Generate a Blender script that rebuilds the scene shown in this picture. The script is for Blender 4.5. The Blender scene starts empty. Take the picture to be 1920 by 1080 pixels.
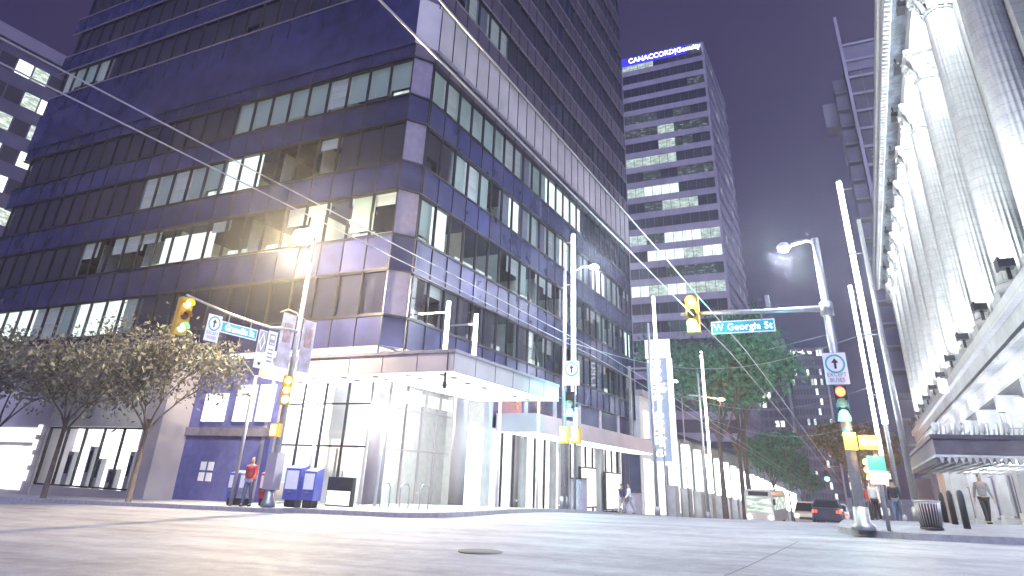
import bpy, bmesh, math, random
from mathutils import Vector, Matrix
random.seed(11)
sc = bpy.context.scene
COL = sc.collection
PI = math.pi
RAD = math.radians

# ------------------------------------------------------------------ terrain
def ground(x, y):
    if y < 22: z = .021*y
    elif y < 34:
        t = y-22; z = .462 + .021*t - (.061/12)*t*t/2
    else: z = .348 - .04*(y-34)
    z = max(z, -16.0)
    return z + .022*max(-130, min(80, x))

# ------------------------------------------------------------------ materials
def _new(name):
    m = bpy.data.materials.new(name); m.use_nodes = True
    nt = m.node_tree; nt.nodes.clear()
    out = nt.nodes.new('ShaderNodeOutputMaterial')
    return m, nt, out
def mat(name, col, rough=.6, metal=0, var=.15, scale=3.0, bump=.0, bscale=30, spec=.5, emit=None, es=0, stretch=(1,1,1), coat=0, dirt=0):
    m, nt, out = _new(name); N = nt.nodes; L = nt.links
    p = N.new('ShaderNodeBsdfPrincipled'); L.new(p.outputs[0], out.inputs[0])
    p.inputs['Roughness'].default_value = rough; p.inputs['Metallic'].default_value = metal
    p.inputs['Specular IOR Level'].default_value = spec; p.inputs['Coat Weight'].default_value = coat
    tc = N.new('ShaderNodeTexCoord'); mp = N.new('ShaderNodeMapping'); mp.inputs['Scale'].default_value = stretch
    L.new(tc.outputs['Object'], mp.inputs[0])
    nz = N.new('ShaderNodeTexNoise'); nz.inputs['Scale'].default_value = scale; nz.inputs['Detail'].default_value = 5
    L.new(mp.outputs[0], nz.inputs['Vector'])
    mr = N.new('ShaderNodeMapRange'); mr.inputs[1].default_value = .3; mr.inputs[2].default_value = .7
    mr.inputs[3].default_value = 1-var; mr.inputs[4].default_value = 1+var
    L.new(nz.outputs[0], mr.inputs[0])
    fac = mr.outputs[0]
    if dirt:
        n2 = N.new('ShaderNodeTexNoise'); n2.inputs['Scale'].default_value = scale*.17; n2.inputs['Detail'].default_value = 3
        L.new(mp.outputs[0], n2.inputs['Vector'])
        m2 = N.new('ShaderNodeMapRange'); m2.inputs[1].default_value=.35; m2.inputs[2].default_value=.65
        m2.inputs[3].default_value = 1-dirt; m2.inputs[4].default_value = 1+dirt*.5
        L.new(n2.outputs[0], m2.inputs[0])
        mm = N.new('ShaderNodeMath'); mm.operation='MULTIPLY'; L.new(fac, mm.inputs[0]); L.new(m2.outputs[0], mm.inputs[1]); fac = mm.outputs[0]
    vm = N.new('ShaderNodeVectorMath'); vm.operation = 'SCALE'; vm.inputs[0].default_value = col
    L.new(fac, vm.inputs['Scale']); L.new(vm.outputs[0], p.inputs['Base Color'])
    if bump:
        nb = N.new('ShaderNodeTexNoise'); nb.inputs['Scale'].default_value = bscale; nb.inputs['Detail'].default_value = 4
        L.new(mp.outputs[0], nb.inputs['Vector'])
        b = N.new('ShaderNodeBump'); b.inputs['Strength'].default_value = bump; b.inputs['Distance'].default_value = .05
        L.new(nb.outputs[0], b.inputs['Height']); L.new(b.outputs[0], p.inputs['Normal'])
    if emit:
        p.inputs['Emission Color'].default_value = (*emit, 1); p.inputs['Emission Strength'].default_value = es
    return m
def emis(name, col, s, var=0, scale=2.0, stretch=(1,1,1)):
    m, nt, out = _new(name); N = nt.nodes; L = nt.links
    e = N.new('ShaderNodeEmission'); e.inputs[0].default_value = (*col, 1); e.inputs[1].default_value = s
    L.new(e.outputs[0], out.inputs[0])
    if var:
        tc = N.new('ShaderNodeTexCoord'); mp = N.new('ShaderNodeMapping'); mp.inputs['Scale'].default_value = stretch
        L.new(tc.outputs['Object'], mp.inputs[0])
        nz = N.new('ShaderNodeTexNoise'); nz.inputs['Scale'].default_value = scale; nz.inputs['Detail'].default_value = 3
        L.new(mp.outputs[0], nz.inputs['Vector'])
        mr = N.new('ShaderNodeMapRange'); mr.inputs[1].default_value=.35; mr.inputs[2].default_value=.65
        mr.inputs[3].default_value = s*(1-var); mr.inputs[4].default_value = s*(1+var*.6)
        L.new(nz.outputs[0], mr.inputs[0]); L.new(mr.outputs[0], e.inputs[1])
    return m
def glassmat(name, tint, refl=.25, rough=.03):
    m, nt, out = _new(name); N = nt.nodes; L = nt.links
    t = N.new('ShaderNodeBsdfTransparent'); t.inputs[0].default_value = (*tint, 1)
    g = N.new('ShaderNodeBsdfGlossy'); g.inputs['Roughness'].default_value = rough; g.inputs[0].default_value = (.9,.92,1,1)
    lw = N.new('ShaderNodeLayerWeight'); lw.inputs[0].default_value = refl
    nz = N.new('ShaderNodeTexNoise'); nz.inputs['Scale'].default_value = .9
    tc = N.new('ShaderNodeTexCoord'); L.new(tc.outputs['Object'], nz.inputs['Vector'])
    b = N.new('ShaderNodeBump'); b.inputs['Strength'].default_value = .06; L.new(nz.outputs[0], b.inputs['Height'])
    L.new(b.outputs[0], g.inputs['Normal'])
    mx = N.new('ShaderNodeMixShader'); L.new(lw.outputs['Fresnel'], mx.inputs[0]); L.new(t.outputs[0], mx.inputs[1]); L.new(g.outputs[0], mx.inputs[2])
    L.new(mx.outputs[0], out.inputs[0])
    return m
def officemat(name, base, s, thr):
    """deep office seen through far glass: dashes of ceiling lights and desks"""
    m, nt, out = _new(name); N = nt.nodes; L = nt.links
    e = N.new('ShaderNodeEmission'); L.new(e.outputs[0], out.inputs[0])
    tc = N.new('ShaderNodeTexCoord'); mp = N.new('ShaderNodeMapping'); mp.inputs['Scale'].default_value = (.55,.55,1.9)
    L.new(tc.outputs['Object'], mp.inputs[0])
    nz = N.new('ShaderNodeTexNoise'); nz.inputs['Scale'].default_value = 1.5; nz.inputs['Detail'].default_value = 3; nz.inputs['Roughness'].default_value=.7
    L.new(mp.outputs[0], nz.inputs['Vector'])
    cr = N.new('ShaderNodeValToRGB'); L.new(nz.outputs[0], cr.inputs[0])
    cr.color_ramp.elements[0].position = thr; cr.color_ramp.elements[0].color = (*base, 1)
    cr.color_ramp.elements[1].position = thr+.1; cr.color_ramp.elements[1].color = (.85,.95,.88,1)
    L.new(cr.outputs[0], e.inputs[0]); e.inputs[1].default_value = s
    return m
M = {}
M['asphalt'] = None
M['concrete'] = mat('concrete', (.30,.30,.32), .85, var=.2, scale=4, bump=.3, bscale=25, dirt=.2)
M['kerb'] = mat('kerb_concrete', (.36,.36,.37), .8, var=.2, scale=6, bump=.3)
M['clad'] = mat('dark_blue_black_cladding', (.046,.052,.150), .24, .3, var=.35, scale=.8, dirt=.25)
M['clad2'] = mat('tower_spandrel', (.115,.095,.145), .4, .3, var=.2, scale=.7, dirt=.25)
M['cornerp'] = mat('corner_metal_panel', (.20,.18,.26), .4, .2, var=.15)
M['rib'] = mat('mullion_metal', (.04,.04,.06), .35, .6, var=.2)
M['ridge'] = mat('ledge_metal', (.28,.26,.33), .45, .4, var=.2)
M['pale'] = mat('pale_metal_panel', (.46,.43,.47), .5, .1, var=.15, scale=.5, dirt=.2)
M['glass'] = glassmat('window_glass', (.72,.78,.80), .18)
M['glassd'] = glassmat('dark_window_glass', (.35,.36,.42), .35)
M['glassc'] = glassmat('clear_shop_glass', (.93,.95,.95), .12)
M['blind_teal'] = mat('backlit_teal_blind', (.30,.36,.36), .9, var=.2, scale=.6, emit=(.42,.50,.53), es=.34)
M['blind_pale'] = mat('pale_slatted_blind', (.42,.43,.45), .9, var=.3, scale=.8, stretch=(.3,.3,9), emit=(.55,.57,.62), es=.36)
M['blind_dark'] = mat('drawn_grey_blind', (.20,.19,.26), .9, var=.25, scale=.5, emit=(.26,.27,.46), es=.22)
M['blind_blue'] = mat('blue_glow_blind', (.14,.14,.22), .9, var=.25, scale=.5, emit=(.15,.18,.42), es=.26)  # bluish glow put into the material, offsets the warm lamp light
M['bright'] = emis('bright_room', (.93,1,.95), 1.9, .25, .8)
M['sill'] = emis('lit_gap_under_blind', (.93,.98,1), 1.2, .5, 1.1)
M['room'] = mat('office_wall', (.6,.62,.62), .9, var=.1)
M['lamp'] = emis('ceiling_tube', (.92,.98,1), 26)
M['lampoff'] = mat('ceiling_tube_off', (.5,.5,.5), .6)
M['white'] = mat('white_paint', (.78,.78,.78), .5, var=.06)
M['steel'] = mat('galvanised_steel', (.42,.43,.46), .38, .7, var=.15, scale=8)
M['dark'] = mat('dark_metal', (.05,.05,.06), .45, .5, var=.2)
M['black'] = mat('black_rubber', (.02,.02,.02), .8)
M['led'] = emis('led_tube', (.93,1,.97), 9)
M['terra'] = None
M['terra2'] = mat('pale_terracotta', (.50,.52,.54), .7, var=.12, scale=2, bump=.12, bscale=12, dirt=.15)
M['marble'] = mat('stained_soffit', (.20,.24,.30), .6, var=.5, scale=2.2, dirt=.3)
M['bronze'] = mat('bronze_marquee', (.13,.12,.16), .5, .4, var=.2)
M['yellow'] = mat('signal_yellow', (.62,.38,.05), .5, var=.1)
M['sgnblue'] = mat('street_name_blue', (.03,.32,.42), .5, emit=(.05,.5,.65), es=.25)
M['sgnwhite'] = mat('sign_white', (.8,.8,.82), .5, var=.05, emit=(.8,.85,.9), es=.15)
M['ink'] = mat('sign_black', (.03,.03,.04), .5)
M['inkgrey'] = mat('sign_grey', (.35,.35,.4), .5)
M['green'] = emis('signal_green', (.12,.95,.85), 14)
M['amber'] = emis('signal_amber', (1,.50,.06), 16)
M['red'] = emis('signal_red', (1,.08,.03), 12)
M['off'] = mat('signal_lens_off', (.12,.03,.02), .3)
M['warmlamp'] = emis('warm_lamp', (1,.80,.42), 50)
M['coollamp'] = emis('cool_lamp', (.82,.93,1), 60)
M['soffit'] = emis('lit_soffit', (1,.99,.95), 1.8, .12, .5)
M['hoard']=mat('trail_tinted_hoarding',(.10,.11,.32),.6,var=.2)  # blue-violet tint of the light trails put into the colour
M['shop'] = emis('lit_shop_interior', (1,.98,.99), 2.2, .5, 1.3, (1.6,1.6,.5))
M['adlight'] = emis('lit_poster', (1,1,1), 1.5, .1, 1)
M['bark'] = mat('tree_bark', (.10,.08,.07), .9, var=.4, scale=6, bump=.6)
M['hill'] = mat('distant_ground', (.05,.05,.06), .9)
M['signblue'] = emis('sign_letters_bluewhite', (.75,.80,1), 6)
M['signhalo'] = emis('sign_backlight', (.06,.05,1), 1.1)
M['signwhite'] = emis('sign_letters_white', (1,1,1), 3.5)
M['blade'] = mat('blade_sign_face', (.25,.32,.42), .5, emit=(.35,.47,.66), es=.42)
M['orangelamp'] = emis('sodium_lamp', (1,.30,.06), 40)

def asphalt():
    m, nt, out = _new('asphalt'); N = nt.nodes; L = nt.links
    p = N.new('ShaderNodeBsdfPrincipled'); L.new(p.outputs[0], out.inputs[0])
    tc = N.new('ShaderNodeTexCoord')
    def noise(s, d, st=(1,1,1), r=.6):
        mp = N.new('ShaderNodeMapping'); mp.inputs['Scale'].default_value = st; L.new(tc.outputs['Object'], mp.inputs[0])
        n = N.new('ShaderNodeTexNoise'); n.inputs['Scale'].default_value = s; n.inputs['Detail'].default_value = d; n.inputs['Roughness'].default_value = r
        L.new(mp.outputs[0], n.inputs['Vector']); return n.outputs[0]
    def rng(o, a, b, c, d):
        r = N.new('ShaderNodeMapRange'); L.new(o, r.inputs[0])
        for i, v in enumerate((a,b,c,d)): r.inputs[i+1].default_value = v
        return r.outputs[0]
    def mul(a, b):
        x = N.new('ShaderNodeMath'); x.operation = 'MULTIPLY'; L.new(a, x.inputs[0]); L.new(b, x.inputs[1]); return x.outputs[0]
    a = rng(noise(1.1, 6, (.25,1,1)), .3, .7, .62, 1.25)      # tyre tracks along the cross street
    b = rng(noise(.16, 4), .3, .7, .78, 1.18)
    c = rng(noise(55, 3), .25, .75, .6, 1.42)
    d = rng(noise(7, 5), .62, .68, 1, .82)
    g = rng(noise(160, 1), .66, .72, 1, 2.3)
    f = mul(mul(mul(a, b), mul(c, d)), g)
    v = N.new('ShaderNodeVectorMath'); v.operation = 'SCALE'; v.inputs[0].default_value = (.265,.263,.295)
    L.new(f, v.inputs['Scale']); L.new(v.outputs[0], p.inputs['Base Color'])
    L.new(rng(noise(3, 4), .3, .7, .5, .8), p.inputs['Roughness'])
    bp = N.new('ShaderNodeBump'); bp.inputs['Strength'].default_value = .5; bp.inputs['Distance'].default_value = .01
    L.new(noise(70, 4), bp.inputs['Height']); L.new(bp.outputs[0], p.inputs['Normal'])
    return m
M['asphalt'] = asphalt()
def terra():
    """white glazed terracotta in small blocks"""
    m, nt, out = _new('terracotta_blocks'); N = nt.nodes; L = nt.links
    p = N.new('ShaderNodeBsdfPrincipled'); L.new(p.outputs[0], out.inputs[0]); p.inputs['Roughness'].default_value = .45
    tc = N.new('ShaderNodeTexCoord')
    sx = N.new('ShaderNodeSeparateXYZ'); L.new(tc.outputs['Object'], sx.inputs[0])
    w = N.new('ShaderNodeMath'); w.operation = 'FRACT'
    s = N.new('ShaderNodeMath'); s.operation = 'MULTIPLY'; s.inputs[1].default_value = 1/.42
    L.new(sx.outputs[2], s.inputs[0]); L.new(s.outputs[0], w.inputs[0])
    lt = N.new('ShaderNodeMath'); lt.operation = 'LESS_THAN'; lt.inputs[1].default_value = .06; L.new(w.outputs[0], lt.inputs[0])
    nz = N.new('ShaderNodeTexNoise'); nz.inputs['Scale'].default_value = 2.5; nz.inputs['Detail'].default_value = 6; L.new(tc.outputs['Object'], nz.inputs['Vector'])
    cr = N.new('ShaderNodeValToRGB'); L.new(nz.outputs[0], cr.inputs[0])
    cr.color_ramp.elements[0].position=.3; cr.color_ramp.elements[0].color=(.55,.58,.60,1)
    cr.color_ramp.elements[1].position=.7; cr.color_ramp.elements[1].color=(.70,.72,.73,1)
    mx = N.new('ShaderNodeMix'); mx.data_type='RGBA'; L.new(lt.outputs[0], mx.inputs[0]); L.new(cr.outputs[0], mx.inputs[6]); mx.inputs[7].default_value=(.42,.45,.48,1)
    L.new(mx.outputs[2], p.inputs['Base Color'])
    b = N.new('ShaderNodeBump'); b.inputs['Strength'].default_value=.3; b.inputs['Distance'].default_value=.02; b.invert=True
    L.new(lt.outputs[0], b.inputs['Height']); L.new(b.outputs[0], p.inputs['Normal'])
    return m
M['terra'] = terra()
def leafmat(name, c0, c1):
    m, nt, out = _new(name); N = nt.nodes; L = nt.links
    p = N.new('ShaderNodeBsdfPrincipled'); L.new(p.outputs[0], out.inputs[0]); p.inputs['Roughness'].default_value = .6
    g = N.new('ShaderNodeNewGeometry'); cr = N.new('ShaderNodeValToRGB'); L.new(g.outputs['Random Per Island'], cr.inputs[0])
    cr.color_ramp.elements[0].color=(*c0,1); cr.color_ramp.elements[1].color=(*c1,1)
    L.new(cr.outputs[0], p.inputs['Base Color'])
    tr = N.new('ShaderNodeBsdfTranslucent'); L.new(cr.outputs[0], tr.inputs[0])
    mx = N.new('ShaderNodeMixShader'); mx.inputs[0].default_value=.35; L.new(p.outputs[0], mx.inputs[1]); L.new(tr.outputs[0], mx.inputs[2]); L.new(mx.outputs[0], out.inputs[0])
    return m
M['leaf'] = leafmat('green_leaves', (.04,.13,.075), (.12,.34,.18))
M['leafp'] = leafmat('pale_autumn_leaves', (.09,.09,.11), (.24,.24,.17))
M['leafo'] = leafmat('warm_lit_leaves', (.10,.10,.03), (.30,.22,.07))  # orange lamp light put into the leaf colour
M['off_dim'] = officemat('far_office_dim', (.06,.07,.08), .8, .56)
M['off_lit'] = officemat('far_office_lit', (.42,.50,.47), 1.25, .46)
M['off_dark'] = mat('far_window_dark', (.035,.03,.05), .2, var=.3, scale=.4, emit=(.10,.08,.2), es=.14)
M['farclad'] = mat('far_spandrel', (.30,.27,.37), .6, var=.15, scale=.4, dirt=.2)
M['farclad2'] = mat('far_dark_spandrel', (.13,.115,.20), .6, var=.2, scale=.4)

# ------------------------------------------------------------------ mesh builder
class MB:
    def __init__(s): s.v=[]; s.f=[]; s.m=[]; s.mats=[]; s.sm=[]
    def mi(s, m):
        if m not in s.mats: s.mats.append(m)
        return s.mats.index(m)
    def quad(s, pts, m, smooth=False):
        i=len(s.v); s.v += [tuple(p) for p in pts]; s.f.append(tuple(range(i,i+len(pts)))); s.m.append(s.mi(m)); s.sm.append(smooth)
    def box(s, x0,x1,y0,y1,z0,z1, m, rot=None):
        if x0>x1:x0,x1=x1,x0
        if y0>y1:y0,y1=y1,y0
        if z0>z1:z0,z1=z1,z0
        P=[(x0,y0,z0),(x1,y0,z0),(x1,y1,z0),(x0,y1,z0),(x0,y0,z1),(x1,y0,z1),(x1,y1,z1),(x0,y1,z1)]
        if rot: P=[rot@Vector(p) for p in P]
        i=len(s.v); s.v+=[tuple(p) for p in P]; k=s.mi(m)
        for f in ((0,3,2,1),(4,5,6,7),(0,1,5,4),(1,2,6,5),(2,3,7,6),(3,0,4,7)):
            s.f.append(tuple(i+a for a in f)); s.m.append(k); s.sm.append(False)
    def tube(s, pts, rad, m, n=10, caps=True, smooth=True):
        pts=[Vector(p) for p in pts]; k=s.mi(m)
        if not isinstance(rad,(list,tuple)): rad=[rad]*len(pts)
        i0=len(s.v); up=Vector((0,0,1))
        for j,p in enumerate(pts):
            d=(pts[min(j+1,len(pts)-1)]-pts[max(j-1,0)]).normalized()
            a=d.cross(up if abs(d.z)<.95 else Vector((1,0,0))).normalized(); b=d.cross(a)
            for q in range(n):
                t=2*PI*q/n; s.v.append(tuple(p+(a*math.cos(t)+b*math.sin(t))*rad[j]))
        for j in range(len(pts)-1):
            for q in range(n):
                a=i0+j*n+q; b=i0+j*n+(q+1)%n
                s.f.append((a,b,b+n,a+n)); s.m.append(k); s.sm.append(smooth)
        if caps:
            s.f.append(tuple(i0+q for q in range(n))); s.m.append(k); s.sm.append(False)
            s.f.append(tuple(i0+(len(pts)-1)*n+q for q in reversed(range(n)))); s.m.append(k); s.sm.append(False)
    def lathe(s, c, prof, m, n=24, smooth=True, fl=None):
        k=s.mi(m); i0=len(s.v)
        for r,z in prof:
            for q in range(n):
                t=2*PI*q/n; rr=r if fl is None else r*fl(q)
                s.v.append((c[0]+rr*math.cos(t), c[1]+rr*math.sin(t), c[2]+z))
        for j in range(len(prof)-1):
            for q in range(n):
                a=i0+j*n+q; b=i0+j*n+(q+1)%n
                s.f.append((a,b,b+n,a+n)); s.m.append(k); s.sm.append(smooth)
        s.f.append(tuple(i0+q for q in reversed(range(n)))); s.m.append(k); s.sm.append(False)
        s.f.append(tuple(i0+(len(prof)-1)*n+q for q in range(n))); s.m.append(k); s.sm.append(False)
    def prism(s, poly, a, b, m, axis='z', smooth=False):
        """poly 2D extruded between a and b along the axis"""
        def P(u,v,w):
            return (u,v,w) if axis=='z' else ((w,u,v) if axis=='x' else (u,w,v))
        n=len(poly); i=len(s.v); k=s.mi(m)
        s.v+=[P(u,v,a) for u,v in poly]+[P(u,v,b) for u,v in poly]
        s.f.append(tuple(i+q for q in reversed(range(n)))); s.f.append(tuple(i+n+q for q in range(n)))
        s.m+=[k,k]; s.sm+=[False,False]
        for q in range(n):
            s.f.append((i+q,i+(q+1)%n,i+n+(q+1)%n,i+n+q)); s.m.append(k); s.sm.append(smooth)
    def mesh(s, name, origin=(0,0,0)):
        me=bpy.data.meshes.new(name); o=Vector(origin)
        me.from_pydata([tuple(Vector(v)-o) for v in s.v],[],s.f)
        for m in s.mats: me.materials.append(m)
        me.polygons.foreach_set('material_index', s.m); me.polygons.foreach_set('use_smooth', s.sm)
        me.update(); return me
ORG={}
def worg(o): return ORG.get(o.name, Vector((0,0,0)))
def part(name, mb, parent=None, label=None, fix=True):
    """one mesh object; its vertices are given in world space"""
    org = worg(parent) if parent is not None else Vector((0,0,0))
    me = mb.mesh(name, org) if isinstance(mb, MB) else mb
    if fix and isinstance(mb, MB):
        bm=bmesh.new(); bm.from_mesh(me); bmesh.ops.recalc_face_normals(bm, faces=bm.faces); bm.to_mesh(me); bm.free()
    o=bpy.data.objects.new(name, me); COL.objects.link(o)
    if parent is not None: o.parent=parent
    ORG[o.name]=org
    if label: o['label']=label
    return o
def islands(mb):
    """every primitive of a builder as a builder of its own"""
    par=list(range(len(mb.v)))
    def fd(a):
        while par[a]!=a: par[a]=par[par[a]]; a=par[a]
        return a
    for f in mb.f:
        for q in f[1:]: par[fd(q)]=fd(f[0])
    out={}; mp={}
    for f,m,sm in zip(mb.f,mb.m,mb.sm):
        k=fd(f[0]); b=out.setdefault(k,MB()); d=mp.setdefault(k,{})
        ids=[]
        for q in f:
            if q not in d: d[q]=len(b.v); b.v.append(mb.v[q])
            ids.append(d[q])
        b.f.append(tuple(ids)); b.m.append(b.mi(mb.mats[m])); b.sm.append(sm)
    return list(out.values())
def parts(name, mbs, parent=None, label=None, fix=True, key=None):
    """each builder a part; past a hundred the largest in the picture stay parts, the rest is one"""
    if isinstance(mbs, MB): mbs=islands(mbs)
    if len(mbs)>100:
        def sz(b):
            q=[pr(v) for v in b.v[:8]]
            if any(x is None for x in q): return 0
            if all(x[0]<0 or x[0]>1920 or x[1]<0 or x[1]>1080 for x in q): return 0
            return (max(x[0] for x in q)-min(x[0] for x in q)+.1)*(max(x[1] for x in q)-min(x[1] for x in q)+.1)
        mbs=sorted(mbs,key=lambda b:-sz(b))
        r=MB()
        for b in mbs[100:]:
            i0=len(r.v); ids=[r.mi(m) for m in b.mats]; r.v+=b.v
            for f,m,sm in zip(b.f,b.m,b.sm): r.f.append(tuple(i0+q for q in f)); r.m.append(ids[m]); r.sm.append(sm)
        o=part(name,r,parent,label,fix); o['kind']='stuff'; mbs=mbs[:100]
    return [part(name,b,parent,label,fix) for b in mbs]
def root(name, label, cat, loc=(0,0,0), group=None, rz=0):
    o=bpy.data.objects.new(name, None); COL.objects.link(o); o.location=loc; o.rotation_euler=(0,0,rz)
    o['label']=label; o['category']=cat; o.empty_display_size=.2
    if group: o['group']=group
    ORG[o.name]=Vector(loc)
    return o
def tag(o, label=None, cat=None, group=None, kind=None):
    for k,v in (('label',label),('category',cat),('group',group),('kind',kind)):
        if v: o[k]=v
    return o
def copy_tree(o, parent=None):
    c=o.copy(); COL.objects.link(c)
    if parent is not None: c.parent=parent
    for ch in [x for x in COL.objects if x.parent==o]: copy_tree(ch, c)
    return c
def set_origin(o, p):
    p=Vector(p); me=o.data
    me.transform(Matrix.Translation(-p)); o.location=Vector(o.location)+p
def textmesh(name, body, size, m, loc, rot, parent=None, ext=.02, align='CENTER', sx=1, label=None, spacing=1.0):
    cu=bpy.data.curves.new('txt','FONT'); cu.body=body; cu.size=size; cu.extrude=ext; cu.align_x=align; cu.align_y='CENTER'; cu.space_character=spacing
    cu.resolution_u=3
    t=bpy.data.objects.new('txt',cu); COL.objects.link(t)
    bpy.context.view_layer.update()
    me=bpy.data.meshes.new_from_object(t.evaluated_get(bpy.context.evaluated_depsgraph_get()))
    bpy.data.objects.remove(t)
    me.transform(Matrix.Diagonal((sx,1,1,1)))
    me.transform(Matrix.Translation(Vector(loc)-(worg(parent) if parent is not None else Vector()))@rot.to_4x4())
    me.materials.clear(); me.materials.append(m)
    me.name=name
    o=bpy.data.objects.new(name,me); COL.objects.link(o)
    if parent is not None: o.parent=parent; ORG[o.name]=worg(parent)
    if label: o['label']=label
    return o
R_SOUTH=Matrix.Rotation(PI/2,3,'X')                       # text facing -Y
R_EAST=Matrix.Rotation(PI/2,3,'Z')@Matrix.Rotation(PI/2,3,'X')   # text facing +X
def light(name, kind, loc, energy, color=(1,1,1), parent=None, size=.3, rot=None, spot=None, blend=.5):
    l=bpy.data.lights.new(name, kind); l.energy=energy; l.color=color
    if kind=='AREA': l.size=size
    elif kind=='SUN': l.angle=size
    else: l.shadow_soft_size=size
    if spot: l.spot_size=spot; l.spot_blend=blend
    o=bpy.data.objects.new(name,l); COL.objects.link(o)
    o.location=Vector(loc)-(worg(parent) if parent is not None else Vector())
    if parent is not None: o.parent=parent
    if rot is not None: o.rotation_euler=Vector(rot).to_track_quat('-Z','Y').to_euler()
    return o
# ------------------------------------------------------------------ camera
YAW,PITCH,ROLL=RAD(-27.08),RAD(25.5),RAD(2.43); F=1230.; PY=308.8
CAM=Vector((0,0,1.5))
f_=Vector((math.sin(YAW)*math.cos(PITCH), math.cos(YAW)*math.cos(PITCH), math.sin(PITCH)))
r_=Vector((math.cos(YAW),-math.sin(YAW),0)); u_=r_.cross(f_)
cr_=r_*math.cos(ROLL)+u_*math.sin(ROLL); cu_=-r_*math.sin(ROLL)+u_*math.cos(ROLL)
cd=bpy.data.cameras.new('camera'); cd.sensor_width=36; cd.lens=F/1920*36; cd.shift_y=-(540-PY)/1920; cd.clip_end=6000; cd.clip_start=.05
co=bpy.data.objects.new('camera',cd); COL.objects.link(co)
mw=Matrix((cr_,cu_,-f_)).transposed().to_4x4(); mw.translation=CAM; co.matrix_world=mw
sc.camera=co
def pr(p):
    d=Vector(p)-CAM; z=d.dot(f_)
    if z<=.1: return None
    return (960+F*d.dot(cr_)/z, PY-F*d.dot(cu_)/z)
def area_px(pts):
    q=[pr(p) for p in pts]
    if any(a is None for a in q): return 0
    if all(a[0]<0 or a[0]>1920 or a[1]<0 or a[1]>1080 for a in q): return 0
    return abs(sum(q[i][0]*q[(i+1)%len(q)][1]-q[(i+1)%len(q)][0]*q[i][1] for i in range(len(q))))/2

# ------------------------------------------------------------------ ground, road, pavements
def grid(name, x0,x1,y0,y1,nx,ny,dz,m,skirt=0):
    mb=MB(); xs=[x0+(x1-x0)*i/nx for i in range(nx+1)]; ys=[y0+(y1-y0)*j/ny for j in range(ny+1)]
    V=[[(x,y,ground(x,y)+dz) for y in ys] for x in xs]; k=mb.mi(m)
    for i in range(nx+1):
        for j in range(ny+1): mb.v.append(V[i][j])
    for i in range(nx):
        for j in range(ny):
            a=i*(ny+1)+j; mb.f.append((a,a+ny+1,a+ny+2,a+1)); mb.m.append(k); mb.sm.append(True)
    return mb
xs=[-3000,-900,-300,-130]+[-130+5*i for i in range(1,43)]+[200,600,3000]
ys=[-600,-100]+[-40+3*i for i in range(0,35)]+[75,90,110,140,180,230,300,450,900,3000]
mb=MB(); k=mb.mi(M['asphalt'])
for x in xs:
    for y in ys: mb.v.append((x,y,ground(x,y)))
ny=len(ys)
for i in range(len(xs)-1):
    for j in range(ny-1):
        a=i*ny+j; mb.f.append((a,a+ny,a+ny+1,a+1)); mb.m.append(k); mb.sm.append(True)
tag(part('road',mb),kind='structure')
def pavement(name, xa, xb, ya, yb, corner=None, side=1):
    """raised slab with a kerb; corner = radius of the rounded street corner at (corner side, ya)"""
    mb=MB(); ys=[ya]
    rc=2.2
    segs=[]
    n=14
    for i in range(n+1):
        t=PI/2*i/n; segs.append((rc*(1-math.cos(t)), rc*(1-math.sin(t))))   # (y offset, inset)
    rows=[]
    for dy,ins in segs: rows.append((ya+dy, ins))
    y=ya+rc
    while y<yb:
        y=min(yb,y+3); rows.append((y,0))
    H=.15
    for (y0,i0),(y1,i1) in zip(rows,rows[1:]):
        if side>0: A=[(xa,y0),(xb-i0,y0),(xb-i1,y1),(xa,y1)]   # street side on +X
        else: A=[(xa+i0,y0),(xb,y0),(xb,y1),(xa+i1,y1)]
        mb.quad([(x,y,ground(x,y)+H) for x,y in A], M['concrete'])
        e=(A[1],A[2]) if side>0 else (A[3],A[0])
        mb.quad([(e[0][0],e[0][1],ground(*e[0])-.3),(e[1][0],e[1][1],ground(*e[1])-.3),(e[1][0],e[1][1],ground(*e[1])+H),(e[0][0],e[0][1],ground(*e[0])+H)], M['kerb'])
    a,b=(xa,xb-segs[0][1]) if side>0 else (xa+segs[0][1],xb)
    N=max(1,int((b-a)/3))
    for i in range(N):
        p,q=a+(b-a)*i/N,a+(b-a)*(i+1)/N
        mb.quad([(p,ya,ground(p,ya)-.3),(q,ya,ground(q,ya)-.3),(q,ya,ground(q,ya)+H),(p,ya,ground(p,ya)+H)],M['kerb'])
    return tag(part(name,mb,fix=False),kind='structure')
pavement('pavement',-19.6,-13,21.2,340,side=1)
pavement('pavement',-1.0,14,21.6,340,side=-1)
mb=MB()
for i in range(34):
    x0=-121.6+3*i; x1=x0+3
    if x1>-19.6: x1=-19.6
    mb.quad([(x0,20.6,ground(x0,20.6)+.15),(x1,20.6,ground(x1,20.6)+.15),(x1,34,ground(x1,34)+.15),(x0,34,ground(x0,34)+.15)],M['concrete'])
    mb.quad([(x0,20.6,ground(x0,20.6)-.3),(x1,20.6,ground(x1,20.6)-.3),(x1,20.6,ground(x1,20.6)+.15),(x0,20.6,ground(x0,20.6)+.15)],M['kerb'])
mb.quad([(-19.6,20.6,ground(-19.6,20.6)-.3),(-19.6,21.2,ground(-19.6,21.2)-.3),(-19.6,21.2,ground(-19.6,21.2)+.15),(-19.6,20.6,ground(-19.6,20.6)+.15)],M['kerb'])
tag(part('pavement',mb,fix=False),kind='structure')
def PG(x,y): return ground(x,y)+.15
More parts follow.
